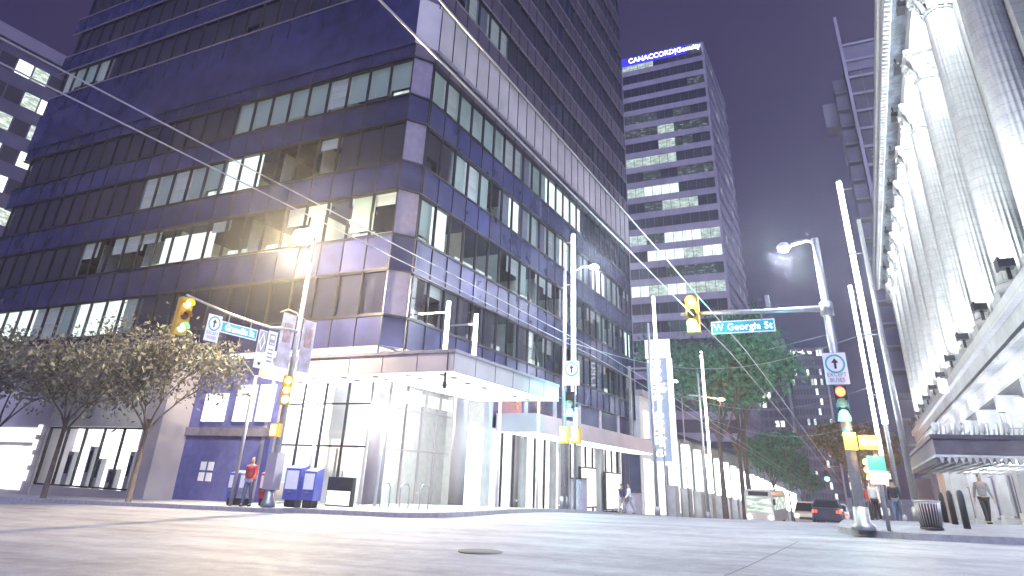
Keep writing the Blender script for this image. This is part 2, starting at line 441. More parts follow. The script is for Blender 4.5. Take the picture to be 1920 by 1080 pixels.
# joint in the road surface and the manhole
def strip(pts,w,dz,m):
    mb=MB()
    for (x0,y0),(x1,y1) in zip(pts,pts[1:]):
        d=Vector((x1-x0,y1-y0)).normalized(); n=Vector((-d.y,d.x))*w/2
        N=max(1,int(math.hypot(x1-x0,y1-y0)/1.5))
        for i in range(N):
            a=(x0+(x1-x0)*i/N,y0+(y1-y0)*i/N); b=(x0+(x1-x0)*(i+1)/N,y0+(y1-y0)*(i+1)/N)
            P=[(a[0]+n.x,a[1]+n.y),(a[0]-n.x,a[1]-n.y),(b[0]-n.x,b[1]-n.y),(b[0]+n.x,b[1]+n.y)]
            mb.quad([(x,y,ground(x,y)+dz) for x,y in P],m)
    return mb
M['tar']=mat('tar_joint',(.05,.05,.055),.6)
tag(part('road_joint',strip([(-1.75,19.5),(-1.84,18.1),(-2.0,16),(-2.1,14.6),(-2.29,12.6),(-2.45,10),(-2.5,4)],.03,.004,M['tar'])),kind='structure')
tag(part('road_joint',strip([(-30,17.2),(-22,16.8),(-14,17.3),(-6,17.0),(-2,17.2)],.02,.004,M['tar'])),kind='structure')
mh=root('manhole_cover','round dark iron manhole cover set in the open road','manhole cover',(-7.25,13.6,ground(-7.25,13.6)))
mb=MB(); c=(-7.25,13.6); g0=ground(*c)
mb.lathe((c[0],c[1],g0),[(.42,.004),(.42,.012),(.40,.016),(.05,.018)],M['tar'],n=36)
part('lid',mb,mh)
mb=MB(); mb.lathe((c[0],c[1],g0),[(.50,-.02),(.50,.008),(.43,.010),(.43,-.02)],M['tar'],n=36); part('rim',mb,mh)

# ------------------------------------------------------------------ west office tower
TW=root('office_tower','dark glass office tower above a banded podium and a lit corner canopy','office tower',(-19,25.5,0))
XW,YW=-19.,25.5; XE=-57.8; YN=65.2
ROWS=[8.4,12.5,16.65,20.8]; FL=4.2; BAY=1.54
WT=[r for r in ROWS]+[29.25+4.2*i for i in range(9)]
WH={}
for r in WT: WH[r]=2.4
WH[8.4]=2.2
def ring(mb,z0,z1,off,m,chamf=.65):
    """band following south and east faces, pushed out by off"""
    x=XW+off; y=YW-off; c=chamf
    poly=[(XE,YW+6),(XE,y),(x-c,y),(x,y+c*1.6),(x,YN),(XW-6,YN),(XW-6,YW+6)]
    n0=len(mb.m); mb.prism(poly,z0,z1,m)
    if m is M['clad2']: mb.m[n0+3]=mb.mi(M['clad'])  # south face bluer: blue light cast put into its colour
# spandrels
mb=MB()
zs=sorted(WT)
prev=6.9
for r in zs:
    ring(mb,prev,r,0,M['clad'] if r<28 else M['clad2']); prev=r+WH[r]
ring(mb,prev,prev+3,0,M['clad2'])
parts('spandrel',mb,TW)
mb=MB()
for r in zs:
    ring(mb,r-.10,r-.003,.07,M['ridge'] if r>28 else M['rib']); ring(mb,r+WH[r]+.003,r+WH[r]+.10,.07,M['ridge'] if r>28 else M['rib'])
parts('ledge',mb,TW)
# pale band between podium and tower; south side's blue cast put into its colour
mb=MB(); 
x=XW+.12; mb.box(XW-.2,x,YW+1.2,YN+.02,24.2,27.5,M['pale']); mb.box(XE,XW-.66,YW-.12,YW+.2,24.2,27.5,M['clad'])
mb.prism([(XW-.66,YW-.12),(x,YW+1.2),(XW-.5,YW+1.2),(XW-.66,YW+.3)],24.2,27.5,M['pale'])
part('pale_band',mb,TW)
mb=MB()
for j in range(26):
    y=YW+1.2+BAY*j; mb.box(XW+.12,XW+.17,y-.02,y+.02,24.2,27.5,M['rib'])
mb.box(XW+.12,XW+.3,YW+1.2,YN,27.5,27.7,M['rib']); mb.box(XW+.12,XW+.26,YW+1.2,YN,24.05,24.2,M['ridge'])
part('pale_band_trim',mb,TW)
# vertical fins
mb=MB()
for j in range(26):
    y=YW+1.2+BAY*j
    mb.box(XW,XW+.06,y-.025,y+.025,6.9,24.05,M['rib']); mb.box(XW,XW+.06,y-.025,y+.025,27.7,66,M['rib'])
for j in range(25):
    x=XW-.66-BAY*j; mb.box(x-.025,x+.025,YW-.06,YW,6.9,66,M['rib'])
parts('mullion',mb,TW)
# windows
def state(face,r,p):
    h=random.random(); k=WT.index(r)
    if face=='S':
        if k==3:
            if p>-33.6: return 'gap'
            return 'dark' if p<-40 else 'blue'
        if k==2:
            if -33.2<p<-30.0: return 'bright'
            if p>-24.9: return 'dark'
            if p>-29.9: return 'open'
            if p>-40.5: return 'gap' if p>-35 else 'teal'
            return 'dark'
        if k==1:
            if -37.4<p<-34.2: return 'brightopen'
            if p>-24: return 'open' if h<.7 else 'gap'
            if p>-46: return 'open'
            return 'dark'
        if k==0:
            if p<-48.5: return 'bright' if h<.8 else 'teal'
            if -44.2<p<-39: return 'bright'
            if p<-38.2: return 'teal'
            return 'dark'
        if k==4+0 and -57<p<-51: return 'gap'
        return 'dark' if h<.8 else 'blue'
    if k==3:
        if p<34: return 'gap'
        if 43.5<p<51: return 'bright'
        return 'teal' if p<43 else 'blue'
    if k==2:
        if p<30: return 'blue'
        if 37<p<39.6 or 47<p<48.5 or 54<p<57: return 'bright'
        return 'teal' if h<.7 else 'open'
    if k==1: return 'open' if h<.72 else ('bright' if h<.82 else 'gap')
    if k==0: return 'blue' if h<.6 else 'open'
    if k==4: return 'teal' if 29.5<p<36.2 else 'blue'
    return 'blue' if h<.75 else ('dark' if h<.97 else 'teal')
def window(st,h,far=False,var=0):
    """pane in the local frame: x across (0..BAY), y inward, z up"""
    mb=MB(); g=M['glass'] if st in('gap','open','bright','brightopen','teal') else M['glassd']
    mb.quad([(.05,.03,.06),(BAY-.05,.03,.06),(BAY-.05,.03,h-.06),(.05,.03,h-.06)],g)
    for b in ((0,.05,0,.10,0,h),(BAY-.05,BAY,0,.10,0,h),(.05,BAY-.05,0,.10,0,.06),(.05,BAY-.05,0,.10,h-.06,h)): mb.box(*b,M['rib'])
    def bl(z0,z1,m,y=.28): mb.quad([(.0,y,z0),(BAY,y,z0),(BAY,y,z1),(0,y,z1)],m)
    if st=='gap':
        q=(.42,.30,.62,.42,.36)[var]; bl(q,h,M['blind_teal'] if var!=3 else M['blind_pale']); bl(0,q,M['sill'],.5)
    elif st=='teal': bl(0,h,(M['blind_teal'],M['blind_pale'],M['blind_dark'],M['blind_teal'],M['blind_pale'])[var])
    elif st=='blue':
        bl((0,.5,0,.9,0)[var],h,M['blind_dark'])
        if var in(1,3): bl(0,(.0,.5,0,.9)[var],M['blind_blue'],.6)
    elif st=='dark': bl(0,h,M['blind_blue'])
    elif st=='bright': bl(0,h,M['bright'])
    elif st=='brightopen': bl(.35,h*.85,M['bright'],.6); bl(0,.35,M['sill'],.5)
    elif st=='open':
        bl(0,(.30,.18,.5,.1,.3)[var],M['sill'] ,.5)
        if var in(1,4): bl(h*(.45,.55,.5,.5,.72)[var],h,M['blind_pale'])
    return mb
WC={}
items=[]
for r in WT:
    k=WT.index(r)
    for j in range(25):
        y=YW+1.2+BAY*j
        if y+BAY>YN+.2: break
        items.append(('E',r,y,area_px([(XW,y,r),(XW,y+BAY,r),(XW,y+BAY,r+2.4),(XW,y,r+2.4)])))
    for j in range(25):
        x=XW-.66-BAY*(j+1)
        if x<XE-.3: break
        items.append(('S',r,x,area_px([(x,YW,r),(x+BAY,YW,r),(x+BAY,YW,r+2.4),(x,YW,r+2.4)])))
items.sort(key=lambda t:-t[3])
rest=MB(); nwin=0
ORGW=Vector((-19,25.5,0))
for n,(face,r,p,a) in enumerate(items):
    st=state(face,r,p+BAY/2); h=WH[r]
    if face=='S': mt=Matrix.Translation((p,YW,r))
    else: mt=Matrix.Translation((XW,p,r))@Matrix.Rotation(PI/2,4,'Z')
    vr=random.randrange(5)
    if n<100:
        key=(st,h,vr)
        if key not in WC: WC[key]=window(st,h,var=vr).mesh('window')
        o=bpy.data.objects.new('window',WC[key]); COL.objects.link(o); o.parent=TW
        o.matrix_local=Matrix.Translation(-ORGW)@mt
    else:
        w=window(st,h,var=vr); i0=len(rest.v); rest.v+=[tuple(mt@Vector(v)) for v in w.v]
        ids=[rest.mi(m) for m in w.mats]
        for f,m in zip(w.f,w.m): rest.f.append(tuple(i0+q for q in f)); rest.m.append(ids[m]); rest.sm.append(False)
o=part('window',rest,TW,fix=False); o['kind']='stuff'
# chamfered corner panes
cps=[]
for r in WT:
    mb=MB(); cps.append(mb)
    h=WH[r]; a=(XW-.65,YW,0); b=(XW,YW+1.04,0)
    mb.quad([(a[0],a[1],r),(b[0],b[1],r),(b[0],b[1],r+h),(a[0],a[1],r+h)],M['cornerp'])
    mb.box(XW-.68,XW-.62,YW-.07,YW-.01,r-2,r+h,M['rib']); mb.box(XW+.01,XW+.07,YW+1.0,YW+1.06,r-2,r+h,M['rib'])
    mb.box(XW-.02,XW+.0,YW+1.06,YW+1.2,r,r+h,M['rib'])
parts('corner_panel',cps,TW,fix=False)
# interiors of the podium floors
for r in ROWS:
    mb=MB(); h=WH[r]+.25
    for z,nm in ((r-.03,'f'),(r+h,'c')):
        mb.box(XE+.3,XW-.8,YW+.35,YW+6,z,z+.02,M['room']); mb.box(XW-6,XW-.35,YW+6.01,YN-.2,z,z+.02,M['room'])
    mb.box(XE+.3,XW-6,YW+6,YW+6.05,r,r+h,M['room']); mb.box(XW-6.05,XW-6,YW+6,YN-.2,r,r+h,M['room'])
    q=XE+4
    while q<XW-6: mb.box(q,q+.08,YW+.7,YW+6,r,r+h,M['room']); q+=random.choice((3.08,4.62,6.16))
    q=YW+7
    while q<YN-2: mb.box(XW-6,XW-.7,q,q+.08,r,r+h,M['room']); q+=random.choice((3.08,4.62,6.16))
    part('office_interior',mb,TW)
cl=MB(); cl.box(-.7,.7,-.07,.07,-.05,0,M['lamp']); clm=cl.mesh('ceiling_light')
def ceil_light(x,y,z,rz):
    o=bpy.data.objects.new('ceiling_light',clm); COL.objects.link(o); o.parent=TW
    o.location=Vector((x,y,z))-ORGW; o.rotation_euler=(0,0,rz)
for r,segs in ((12.5,[(-46,-20)]),(16.65,[(-34,-25)]),(20.8,[(-33,-20)])):
    for a,b in segs:
        x=a+1
        while x<b:
            for yy in (1.6,3.8): ceil_light(x,YW+yy,r+WH[r]+.23,PI/2)
            x+=2.31
for r,(a,b) in ((12.5,(28,60)),(8.4,(34,60)),(16.65,(36,60)),(20.8,(28,44))):
    y=a
    while y<b:
        ceil_light(XW-1.9,y,r+WH[r]+.23,0); y+=3.08
for i,(x,y,z,r) in enumerate(((-19.95,27.6,14.35,.30),(-20.2,27.3,14.75,.16),(-24.0,27.3,14.3,.16),(-20.9,27.5,13.4,.15))):  # glowing globes added inside for light spots reflected in the corner glass
    mb=MB(); mb.lathe((x,y,z-r),[(r*.1,0),(r*.7,r*.25),(r,r*.9),(r*.8,r*1.5),(r*.1,r*1.8)],M['warmlamp'] if i==0 else M['lamp'],n=16); mb.tube([(x,y,z+r*.7),(x,y,15.1)],.015,M['dark'],n=5); part('added_globe',mb,TW)
# ground floor: soffit, columns, glazing, shops
mb=MB(); mb.prism([(XE,YW),(XW-.65,YW),(XW,YW+1.04),(XW,YN),(XW-6,YN),(XW-6,YW+6),(XE,YW+6)],6.88,6.899,M['pale']); part('podium_soffit',mb,TW)
mb=MB()
for x,y in ((-20.2,27),(-27,27),(-34,27),(-20.2,34.5),(-20.2,42),(-20.2,50),(-20.2,58)):
    mb.lathe((x,y,PG(x,y)-.2),[(.42,0),(.42,7.3)],M['pale'],n=20)
parts('pillar',mb,TW)
# glazed lobby wall, recessed
def glazing(mb,face,a,b,z0,z1,step,depth,mglass,mframe,mullw=.06,trans=None):
    n=max(1,round((b-a)/step)); s=(b-a)/n
    for i in range(n):
        p,q=a+s*i,a+s*(i+1)
        if face=='S':
            mb.quad([(p,depth,z0),(q,depth,z0),(q,depth,z1),(p,depth,z1)],mglass); mb.box(p-mullw/2,p+mullw/2,depth-.08,depth+.06,z0,z1,mframe)
        else:
            mb.quad([(depth,p,z0),(depth,q,z0),(depth,q,z1),(depth,p,z1)],mglass); mb.box(depth-.06,depth+.08,p-mullw/2,p+mullw/2,z0,z1,mframe)
    for z in ([z0+.04,z1-.04]+(trans or [])):
        if face=='S': mb.box(a,b,depth-.07,depth+.05,z-.04,z+.04,mframe)
        else: mb.box(depth-.05,depth+.07,a,b,z-.04,z+.04,mframe)
gl=MB(); glazing(gl,'S',-33.6,-21.8,-.4,6.85,1.54,28.2,M['glassc'],M['rib'],trans=[2.6,4.6])
glazing(gl,'E',28.2,36,-.4,6.85,1.54,-21.8,M['glassc'],M['pale'],trans=[2.6,4.6]); part('lobby_glazing',gl,TW)
mb=MB(); 
mb.box(-33.6,-27,33,33.1,-.5,6.8,M['room']); mb.box(-27,-26.9,33,44,-.5,6.8,M['room']); mb.box(-33.6,-21.9,28.4,44,6.7,6.75,M['room'])
mb.box(-33.6,-33.5,28.3,33,-.5,6.8,M['room']); mb.box(-33.6,-21.9,28.3,44,-.5,-.42,M['concrete'])
mb.box(-26.9,-21.9,43.9,44,-.5,6.8,M['room'])
mb.box(-30,-27.5,30.5,31.2,-.4,.8,M['white']); mb.box(-25.8,-24.6,30,31.2,-.4,6.7,M['white'])
part('lobby_interior',mb,TW)
for lx,ly in ((-30,30.6),(-25,30.4),(-24.2,35)): light('lobby_light','POINT',(lx,ly,5.6),2600,(1,.98,.95),TW,size=.6)
mb=MB()
for i in range(5):
    for j in range(4): mb.box(-32.6+2.4*i,-31.4+2.4*i,29.3+2.6*j,29.6+2.6*j,6.6,6.68,M['lamp'])
parts('lobby_ceiling_light',mb,TW)
# lit clerestory boxes seen under the canopy
mb=MB()
for i in range(5): mb.box(-21.6,-21.55,28.6+1.5*i,29.7+1.5*i,4.9,5.5,M['adlight'])
parts('transom_light',mb,TW)
# east ground floor: back wall with bright shop fronts and posters
mb=MB(); mb.box(-19.35,-19.2,36,YN,4.2,6.85,M['clad']); mb.box(-19.35,-19.2,36,YN,-2,-.6,M['clad'])
y=36
while y<YN: mb.box(-19.4,-19.1,y-.25,y+.25,-2,6.85,M['terra2']); y+=4.87
part('shopfront_frame',mb,TW)
mb=MB(); mb.box(-20.6,-20.5,36,YN,-2,4.2,M['shop']); part('shop_interior',mb,TW)
mb=MB(); glazing(mb,'E',36.3,64.8,-.9,4.2,1.6,-19.25,M['glassc'],M['dark']); part('shop_glazing',mb,TW)
for y0,y1 in ((49.8,53.2),(55.4,59.4)):
    mb=MB(); z=PG(-18.6,y0); mb.box(-18.95,-18.75,y0,y1,z+.25,z+3.0,M['dark'])
    mb.quad([(-18.74,y0+.1,z+.35),(-18.74,y1-.1,z+.35),(-18.74,y1-.1,z+2.9),(-18.74,y0+.1,z+2.9)],M['adlight']); part('lit_poster',mb,TW)
# west shop with bright window display
mb=MB()
glazing(mb,'S',-42.1,-34.0,.15,3.15,1.6,25.1,M['glassc'],M['rib'],trans=[])
part('shop_window',mb,TW)
mb=MB(); mb.box(-42.4,-33.6,26.7,26.8,-.6,3.4,M['shop'])
part('shop_display_wall',mb,TW)
sts=[]
for i,(x,w,h) in enumerate(((-40.9,.5,1.9),(-39.1,.4,2.2),(-38.2,.3,1.6),(-36.9,.7,1.1),(-35.6,.35,2.0))):
    mb=MB(); sts.append(mb); mb.box(x-w/2,x+w/2,25.9,26.2,-.2,h,M['terra2']); mb.box(x-w/4,x+w/4,25.85,25.95,h*.4,h*.9,M['clad'])
parts('shop_display_stand',sts,TW)
mb=MB(); mb.box(-42.6,-42.15,24.9,27,-.8,6.8,M['pale']); mb.box(-33.95,-32.6,24.9,27,-.8,6.8,M['pale']); mb.box(-42.15,-33.95,24.95,27,3.2,6.8,M['terra2']); mb.box(-42.15,-33.95,24.95,25.3,-.8,.12,M['pale'])
mb.box(XE,-42.6,25.2,27,-2,6.8,M['pale']); part('shop_surround',mb,TW)
mb=MB()
for i in range(4): mb.box(-42.9,-42.65,24.75,24.88,.3+.8*i,.85+.8*i,M['adlight'])
mb.box(-52,-43.6,25.1,25.18,2.3,3.1,M['adlight']); parts('shop_sign',mb,TW)
mb=MB(); mb.box(-49.5,-43.5,25.1,25.18,-.2,2.1,M['shop']); part('shop_window',mb,TW)
# storefront between shop and lobby, trail light tint put into its blue
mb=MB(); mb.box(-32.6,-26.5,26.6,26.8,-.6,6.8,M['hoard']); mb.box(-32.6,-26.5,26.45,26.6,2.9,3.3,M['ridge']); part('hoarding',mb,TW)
mb=MB()
for i in range(2):
    for j in range(2): mb.box(-31.0+.55*i,-30.6+.55*i,26.57,26.595,.75+.5*j,1.15+.5*j,M['sgnwhite'])
parts('notice',mb,TW)
mb=MB(); mb.box(-29.3,-28.0,26.45,26.58,3.6,5.4,M['adlight']); mb.box(-31.6,-30.0,26.45,26.58,3.6,5.0,M['shop']); mb.box(-27.7,-26.7,26.45,26.58,3.6,5.4,M['shop']); parts('lit_sign_panel',mb,TW)
# canopy
for lx,ly in ((-17,24.3),(-21.8,24.3),(-16,30)): light('canopy_light','AREA',(lx,ly,5.2),700,(1,.98,.95),TW,size=1.6,rot=(0,0,-1))
cn=MB(); cx1=-14.1; cy0=23.2; cy1=34.2
cn.prism([(-24.6,cy0),(cx1,cy0),(cx1,cy1),(XW-.02,cy1),(XW-.02,YW-.02),(-24.6,YW-.02)],5.26,6.06,M['pale'])
part('canopy',cn,TW)
mb=MB(); mb.prism([(-24.5,cy0+.1),(cx1-.1,cy0+.1),(cx1-.1,cy1-.6),(XW+.2,cy1-.6),(XW+.2,YW-.02),(-24.5,YW-.02)],5.24,5.256,M['soffit']); mb.prism([(-33,YW+.1),(XW-.8,YW+.1),(XW-.8,28.1),(-33,28.1)],6.84,6.87,M['soffit'])
part('canopy_light_panel',mb,TW)
mb=MB(); mb.box(-24.6,cx1+.04,cy0-.05,cy0,5.98,6.10,M['ridge']); mb.box(cx1,cx1+.05,cy0,cy1,5.98,6.10,M['ridge']); mb.box(-14.4,-14.36,23.18,23.2,5.27,6,M['rib']); part('canopy_edge',mb,TW)
mb=MB()
for y in (cy0+.25,): mb.tube([(-14.6,y,5.25),(-14.6,y,4.9)],.05,M['dark']); mb.lathe((-14.6,y,4.62),[(.05,0),(.1,.12),(.05,.3)],M['dark'],n=10)
part('canopy_lantern',mb,TW)
for x,y in ((-21.5,24.2),(-17.9,24.2),(-14.9,29),(-14.9,33.4)):
    mb=MB(); mb.tube([(x,y,PG(x,y)-.1),(x,y,5.25)],.07,M['white']); part('canopy_post',mb,TW)
mb=MB()
for i in range(6):
    for j in range(2): mb.lathe((-23.5+1.7*i,23.9+.9*j,5.19),[(.13,0),(.15,.03),(.15,.048)],M['pale'],n=14)
for i in range(5): mb.lathe((-15.3,26.5+1.6*i,5.19),[(.13,0),(.15,.03),(.15,.048)],M['pale'],n=14)
parts('downlight',mb,TW)
mb=MB()
for x in (-29.8,-28.2,-24.9,-23.4): mb.box(x-.04,x+.04,28.0,28.08,.0,2.5,M['steel']); mb.box(x+.55,x+.6,27.95,28.0,.9,1.5,M['steel'])
part('door_frame',mb,TW)
mb=MB()
for i in range(6): mb.box(-24.6+1.75*i-.01,-24.6+1.75*i+.01,cy0-.012,cy0+.0,5.28,5.97,M['rib'])
for i in range(6): mb.box(cx1,cx1+.012,cy0+1.8*i,cy0+1.8*i+.02,5.28,5.97,M['rib'])
part('canopy_joint',mb,TW)
# low north shop canopy
mb=MB(); mb.box(-19,-16.4,36.5,64,3.9,4.9,M['pale']); part('shop_canopy',mb,TW)
mb=MB(); mb.box(-18.9,-16.5,36.6,63.9,3.87,3.895,M['soffit']); part('shop_canopy_light',mb,TW)
# two light tubes on the corner face
for y in (27.1,29.9):
    mb=MB(); mb.tube([(-17,y,6.5),(-17,y,9.15)],.11,M['led'],n=10); part('light_tube',mb,TW)
    mb=MB(); mb.box(-18.95,-17.12,y-.04,y+.04,6.7,6.78,M['steel']); mb.box(-18.95,-17.12,y-.04,y+.04,8.6,8.68,M['steel']); part('tube_bracket',mb,TW)

# ------------------------------------------------------------------ shopping mall wing north of the tower
ML=root('shopping_mall','low white shopping mall wing with glowing pilasters north of the office tower','shopping mall',(-19,66,0))
mb=MB(); mb.box(-40,-18.6,65.4,74,-6,9.2,M['white']); mb.box(-40,-18.9,74,240,-14,6.2,M['terra2']); part('wall',mb,ML)
mb=MB(); mb.box(-18.55,-18.5,66.5,69.5,4.8,7.9,M['adlight']); part('lit_panel',mb,ML)
mb=MB(); mb.box(-40,-18.2,65.3,74.2,9.2,9.7,M['pale']); mb.box(-40,-18.2,74.2,240,6.2,6.6,M['clad']); part('parapet',mb,ML)
for i in range(22):
    y=76+6.4*i; z=PG(-18,y)
    mb=MB(); mb.box(-18.85,-18.0,y-.9,y+.9,z-1,z+3.0,M['terra2']); mb.box(-18.7,-18.1,y-.5,y+.5,z+2.9,z+7.6,M['pale']); part('pilaster',mb,ML)
    mb=MB(); mb.box(-18.09,-17.9,y-.35,y+.35,z+3.1,z+7.5,M['led']); mb.box(-18.5,-18.1,y-.72,y-.51,z+3.1,z+7.5,M['led']); part('pilaster_light',mb,ML)
mb=MB(); y=76
for i in range(26):
    z=PG(-18,y); mb.quad([(-18.88,y+1.2,z+.3),(-18.88,y+5.2,z+.3),(-18.88,y+5.2,z+3.2),(-18.88,y+1.2,z+3.2)],M['shop']); y+=6.4
parts('shop_window',mb,ML,fix=False)
mb=MB(); mb.box(-40,-18.75,65.35,65.42,-2,5,M['clad']); part('side_panel',mb,ML)
mb=MB(); 
for i in range(3): mb.box(-18.58,-18.54,66+2.6*i,68.2+2.6*i,-1.2,3.6,M['shop'])
parts('shop_window',mb,ML)

# blade sign
BS=root('blade_sign','tall white lit blade sign reading pacific centre down its face','sign',(-15.6,62.5,3))
mb=MB(); mb.box(-16.9,-15.0,62.5,62.9,3.2,13.6,M['blade']); part('sign_face',mb,BS)
mb=MB(); mb.box(-16.95,-14.6,62.35,62.48,12.1,13.8,M['adlight']); mb.box(-15.0,-14.6,62.35,62.95,3.2,12.1,M['adlight']); mb.box(-16.95,-15.0,62.4,62.49,3.0,3.3,M['adlight']); part('light_frame',mb,BS)
rot=R_SOUTH@Matrix.Rotation(-PI/2,3,'Z')
for t_,z_ in (('pacific',10.15),('centre',5.55)): textmesh('lettering',t_,1.75,M['signwhite'],(-15.85,62.44,z_),rot,BS,ext=.03,sx=.84)
mb=MB()
for z in (5,11.2): mb.box(-18.55,-16.9,62.6,62.75,z,z+.15,M['steel'])
mb.box(-18.75,-18.55,62.5,62.9,4.8,11.5,M['steel']); parts('bracket',mb,BS)

# ------------------------------------------------------------------ far towers
def band_tower(rt,x0,x1,y0,y1,ztop,fh,nfl,bays,wh,states,mspan,mroof=None,eastb=0,westside=False,depth=.35):
    """south face windows as parts; other visible face as one strip part"""
    sp=MB(); 
    sp.box(x0+depth,x1-depth,y0+depth,y1-depth,-20,ztop-.02,M['off_dark'])
    for f in range(nfl):
        zt=ztop-fh*f
        sp.box(x0,x1,y0,y1,zt-(fh-wh),zt,mspan)
    parts('spandrel',sp,rt)
    bw=(x1-x0-.8)/bays
    cols=MB(); cols.box(x0-.02,x0+.5,y0+.02,y0+.6,-20,ztop-.05,mspan); cols.box(x1-.5,x1+.02,y0+.02,y0+.6,-20,ztop-.05,mspan); parts('corner_column',cols,rt)
    return bw
CT=root('office_tower','tall banded office tower with a glowing blue white name sign at its roof','office tower',(-27,135,0))
CT['label']='tall pale banded tower crowned by a glowing blue white name sign'
cx0,cx1,cyS,cyN,ZT=-39.6,-19.,135.,166.,97.9
bw=band_tower(CT,cx0,cx1,cyS,cyN,ZT,3.8,26,5,2.35,None,M['farclad'])
LIT={(0,0):'l',(0,1):'l',(2,4):'d',(4,0):'d',(4,1):'d',(4,3):'d',(5,0):'d',(5,1):'d',(5,2):'l',(5,3):'d',(5,4):'d',(6,2):'l',(6,3):'d',(7,0):'l',(7,1):'l',(7,2):'l',
(8,1):'d',(8,3):'d',(8,4):'d',(9,0):'l',(9,1):'b',(9,2):'b',(10,1):'d',(10,2):'l',(10,3):'l',(12,0):'l',(12,1):'d',(12,2):'b',(12,3):'b',(12,4):'l',(13,1):'b',(13,2):'b',(13,3):'l',(13,4):'b',
(14,2):'d',(14,3):'d',(14,4):'d',(15,0):'b',(15,1):'l',(15,2):'b',(15,3):'l',(15,4):'l'}
MT={'l':M['off_lit'],'d':M['off_dim'],'b':M['bright']}
for f in range(19):
    zt=ZT-3.8*f-1.45
    for b in range(5):
        xa=cx0+.5+ (cx1-cx0-1.0)/5*b; xb=xa+(cx1-cx0-1.0)/5
        mb=MB(); mb.quad([(xa,cyS+.30,zt-2.35),(xb,cyS+.30,zt-2.35),(xb,cyS+.30,zt),(xa,cyS+.30,zt)],MT.get(LIT.get((f,b)),M['off_dark']))
        mb.quad([(xa,cyS+.12,zt-2.35),(xb,cyS+.12,zt-2.35),(xb,cyS+.12,zt),(xa,cyS+.12,zt)],M['glass'])
        for q in (xa,(xa+xb)/2): mb.box(q-.05,q+.05,cyS+.06,cyS+.16,zt-2.35,zt,M['farclad2'])
        part('window',mb,CT,fix=False)
mb=MB(); r2=random.Random(4)
for f in range(26):
    zt=ZT-3.8*f-1.45
    for j in range(14):
        y=cyS+.6+2.15*j; h=r2.random()
        mb.quad([(cx1-.25,y,zt-2.35),(cx1-.25,y+2.1,zt-2.35),(cx1-.25,y+2.1,zt),(cx1-.25,y,zt)],M['off_lit'] if h<.09 else M['off_dim'] if h<.2 else M['off_dark'])
        mb.box(cx1-.24,cx1-.05,y-.05,y+.05,zt-2.35,zt,M['farclad'])
o=part('window',mb,CT,fix=False); o['kind']='stuff'
mb=MB()
for i in range(10): mb.box(cx1-19.4+1.95*i-.02,cx1-19.4+1.95*i+.02,cyS-.02,cyS,ZT-72,ZT,M['farclad2'])
part('panel_joint',mb,CT)
mb=MB(); mb.box(cx0+.2,cx1-3.8,cyS-.35,cyS-.05,ZT-2.35,ZT-.05,M['signhalo']); part('sign_backing',mb,CT)
textmesh('lettering','CANACCORD|Genuity',1.95,M['signblue'],(cx0+2.3,cyS-.5,ZT-1.25),R_SOUTH,CT,ext=.05,align='LEFT',sx=.92)

# tower across the street behind the department store
ET=root('office_tower','unlit dark slab tower with stepped balconies rising behind the department store','office tower',(15,118,0))
ZE=78.5
mb=MB(); mb.box(8.9,40,119.4,150,-12,ZE-.05,M['off_dark'])
for f in range(24): mb.box(8.5,40,119,150,ZE-3.6*f-.45,ZE-3.6*f,M['farclad'])
mb.box(8.6,40,119.2,119.38,ZE-6,ZE-.5,M['farclad2']); part('spandrel',mb,ET)
mb=MB(); 
for x in (8.5,17.8,27): mb.box(x-.35,x+.15,118.2,119.0,-12,ZE+6,M['farclad'])
parts('fin',mb,ET)
for f in range(22):
    z=ZE-9-3.6*f
    mb=MB(); mb.box(6.0,8.1,121,131,z-.3,z,M['farclad']); mb.box(5.95,6.05,121,131,z,z+1.3,M['farclad2']); mb.box(5.95,8.1,120.95,121.05,z,z+2.6,M['farclad2']); part('balcony',mb,ET)
mb=MB(); mb.box(3.6,6.0,124,128,ZE-14.5,ZE-9.5,M['farclad']); part('roof_box',mb,ET)
for f,b in ((6,0),(6,1),(9,1)):
    mb=MB(); z=ZE-3.6*f-.45; mb.quad([(9.6+2.2*b,119.3,z-2.7),(11.4+2.2*b,119.3,z-2.7),(11.4+2.2*b,119.3,z-.3),(9.6+2.2*b,119.3,z-.3)],M['off_dim']); part('window',mb,ET)
mb=MB()
for i in range(7): mb.box(10.8+2.2*i-.05,10.8+2.2*i+.05,119.1,119.3,ZE-80,ZE-6,M['farclad2'])
parts('mullion',mb,ET)

# far tower down the street with white name sign
def far_block(label,x0,x1,y0,y1,z,seed,p,cols,rows,z1,fin=None):
    rt=root('office_tower',label,'office tower',((x0+x1)/2,y0,0))
    mb=MB(); mb.box(x0,x1,y0,y1,-20,z,M['farclad2']); part('wall',mb,rt)
    rr=random.Random(seed); lit=MB(); dk=MB(); sx=(x1-x0)/cols; sz=(z-z1)/rows
    for i in range(cols):
        for j in range(rows):
            a=x0+sx*i+sx*.14; b=x0+sx*(i+1)-sx*.14; t=z-sz*j-sz*.28; u=z-sz*(j+1)+sz*.1
            (lit if rr.random()<p else dk).quad([(a,y0-.03,u),(b,y0-.03,u),(b,y0-.03,t),(a,y0-.03,t)],M['bright'] if rr.random()<.6 else M['off_lit'])
    dk.mats=[M['off_dark']]; dk.m=[0]*len(dk.m)
    parts('window',islands(lit)+islands(dk),rt,fix=False)
    return rt
FT=far_block('distant dark office block with a small white sign on its roof edge',-18.4,-7.4,260,285,47.3,3,.16,11,17,-8)
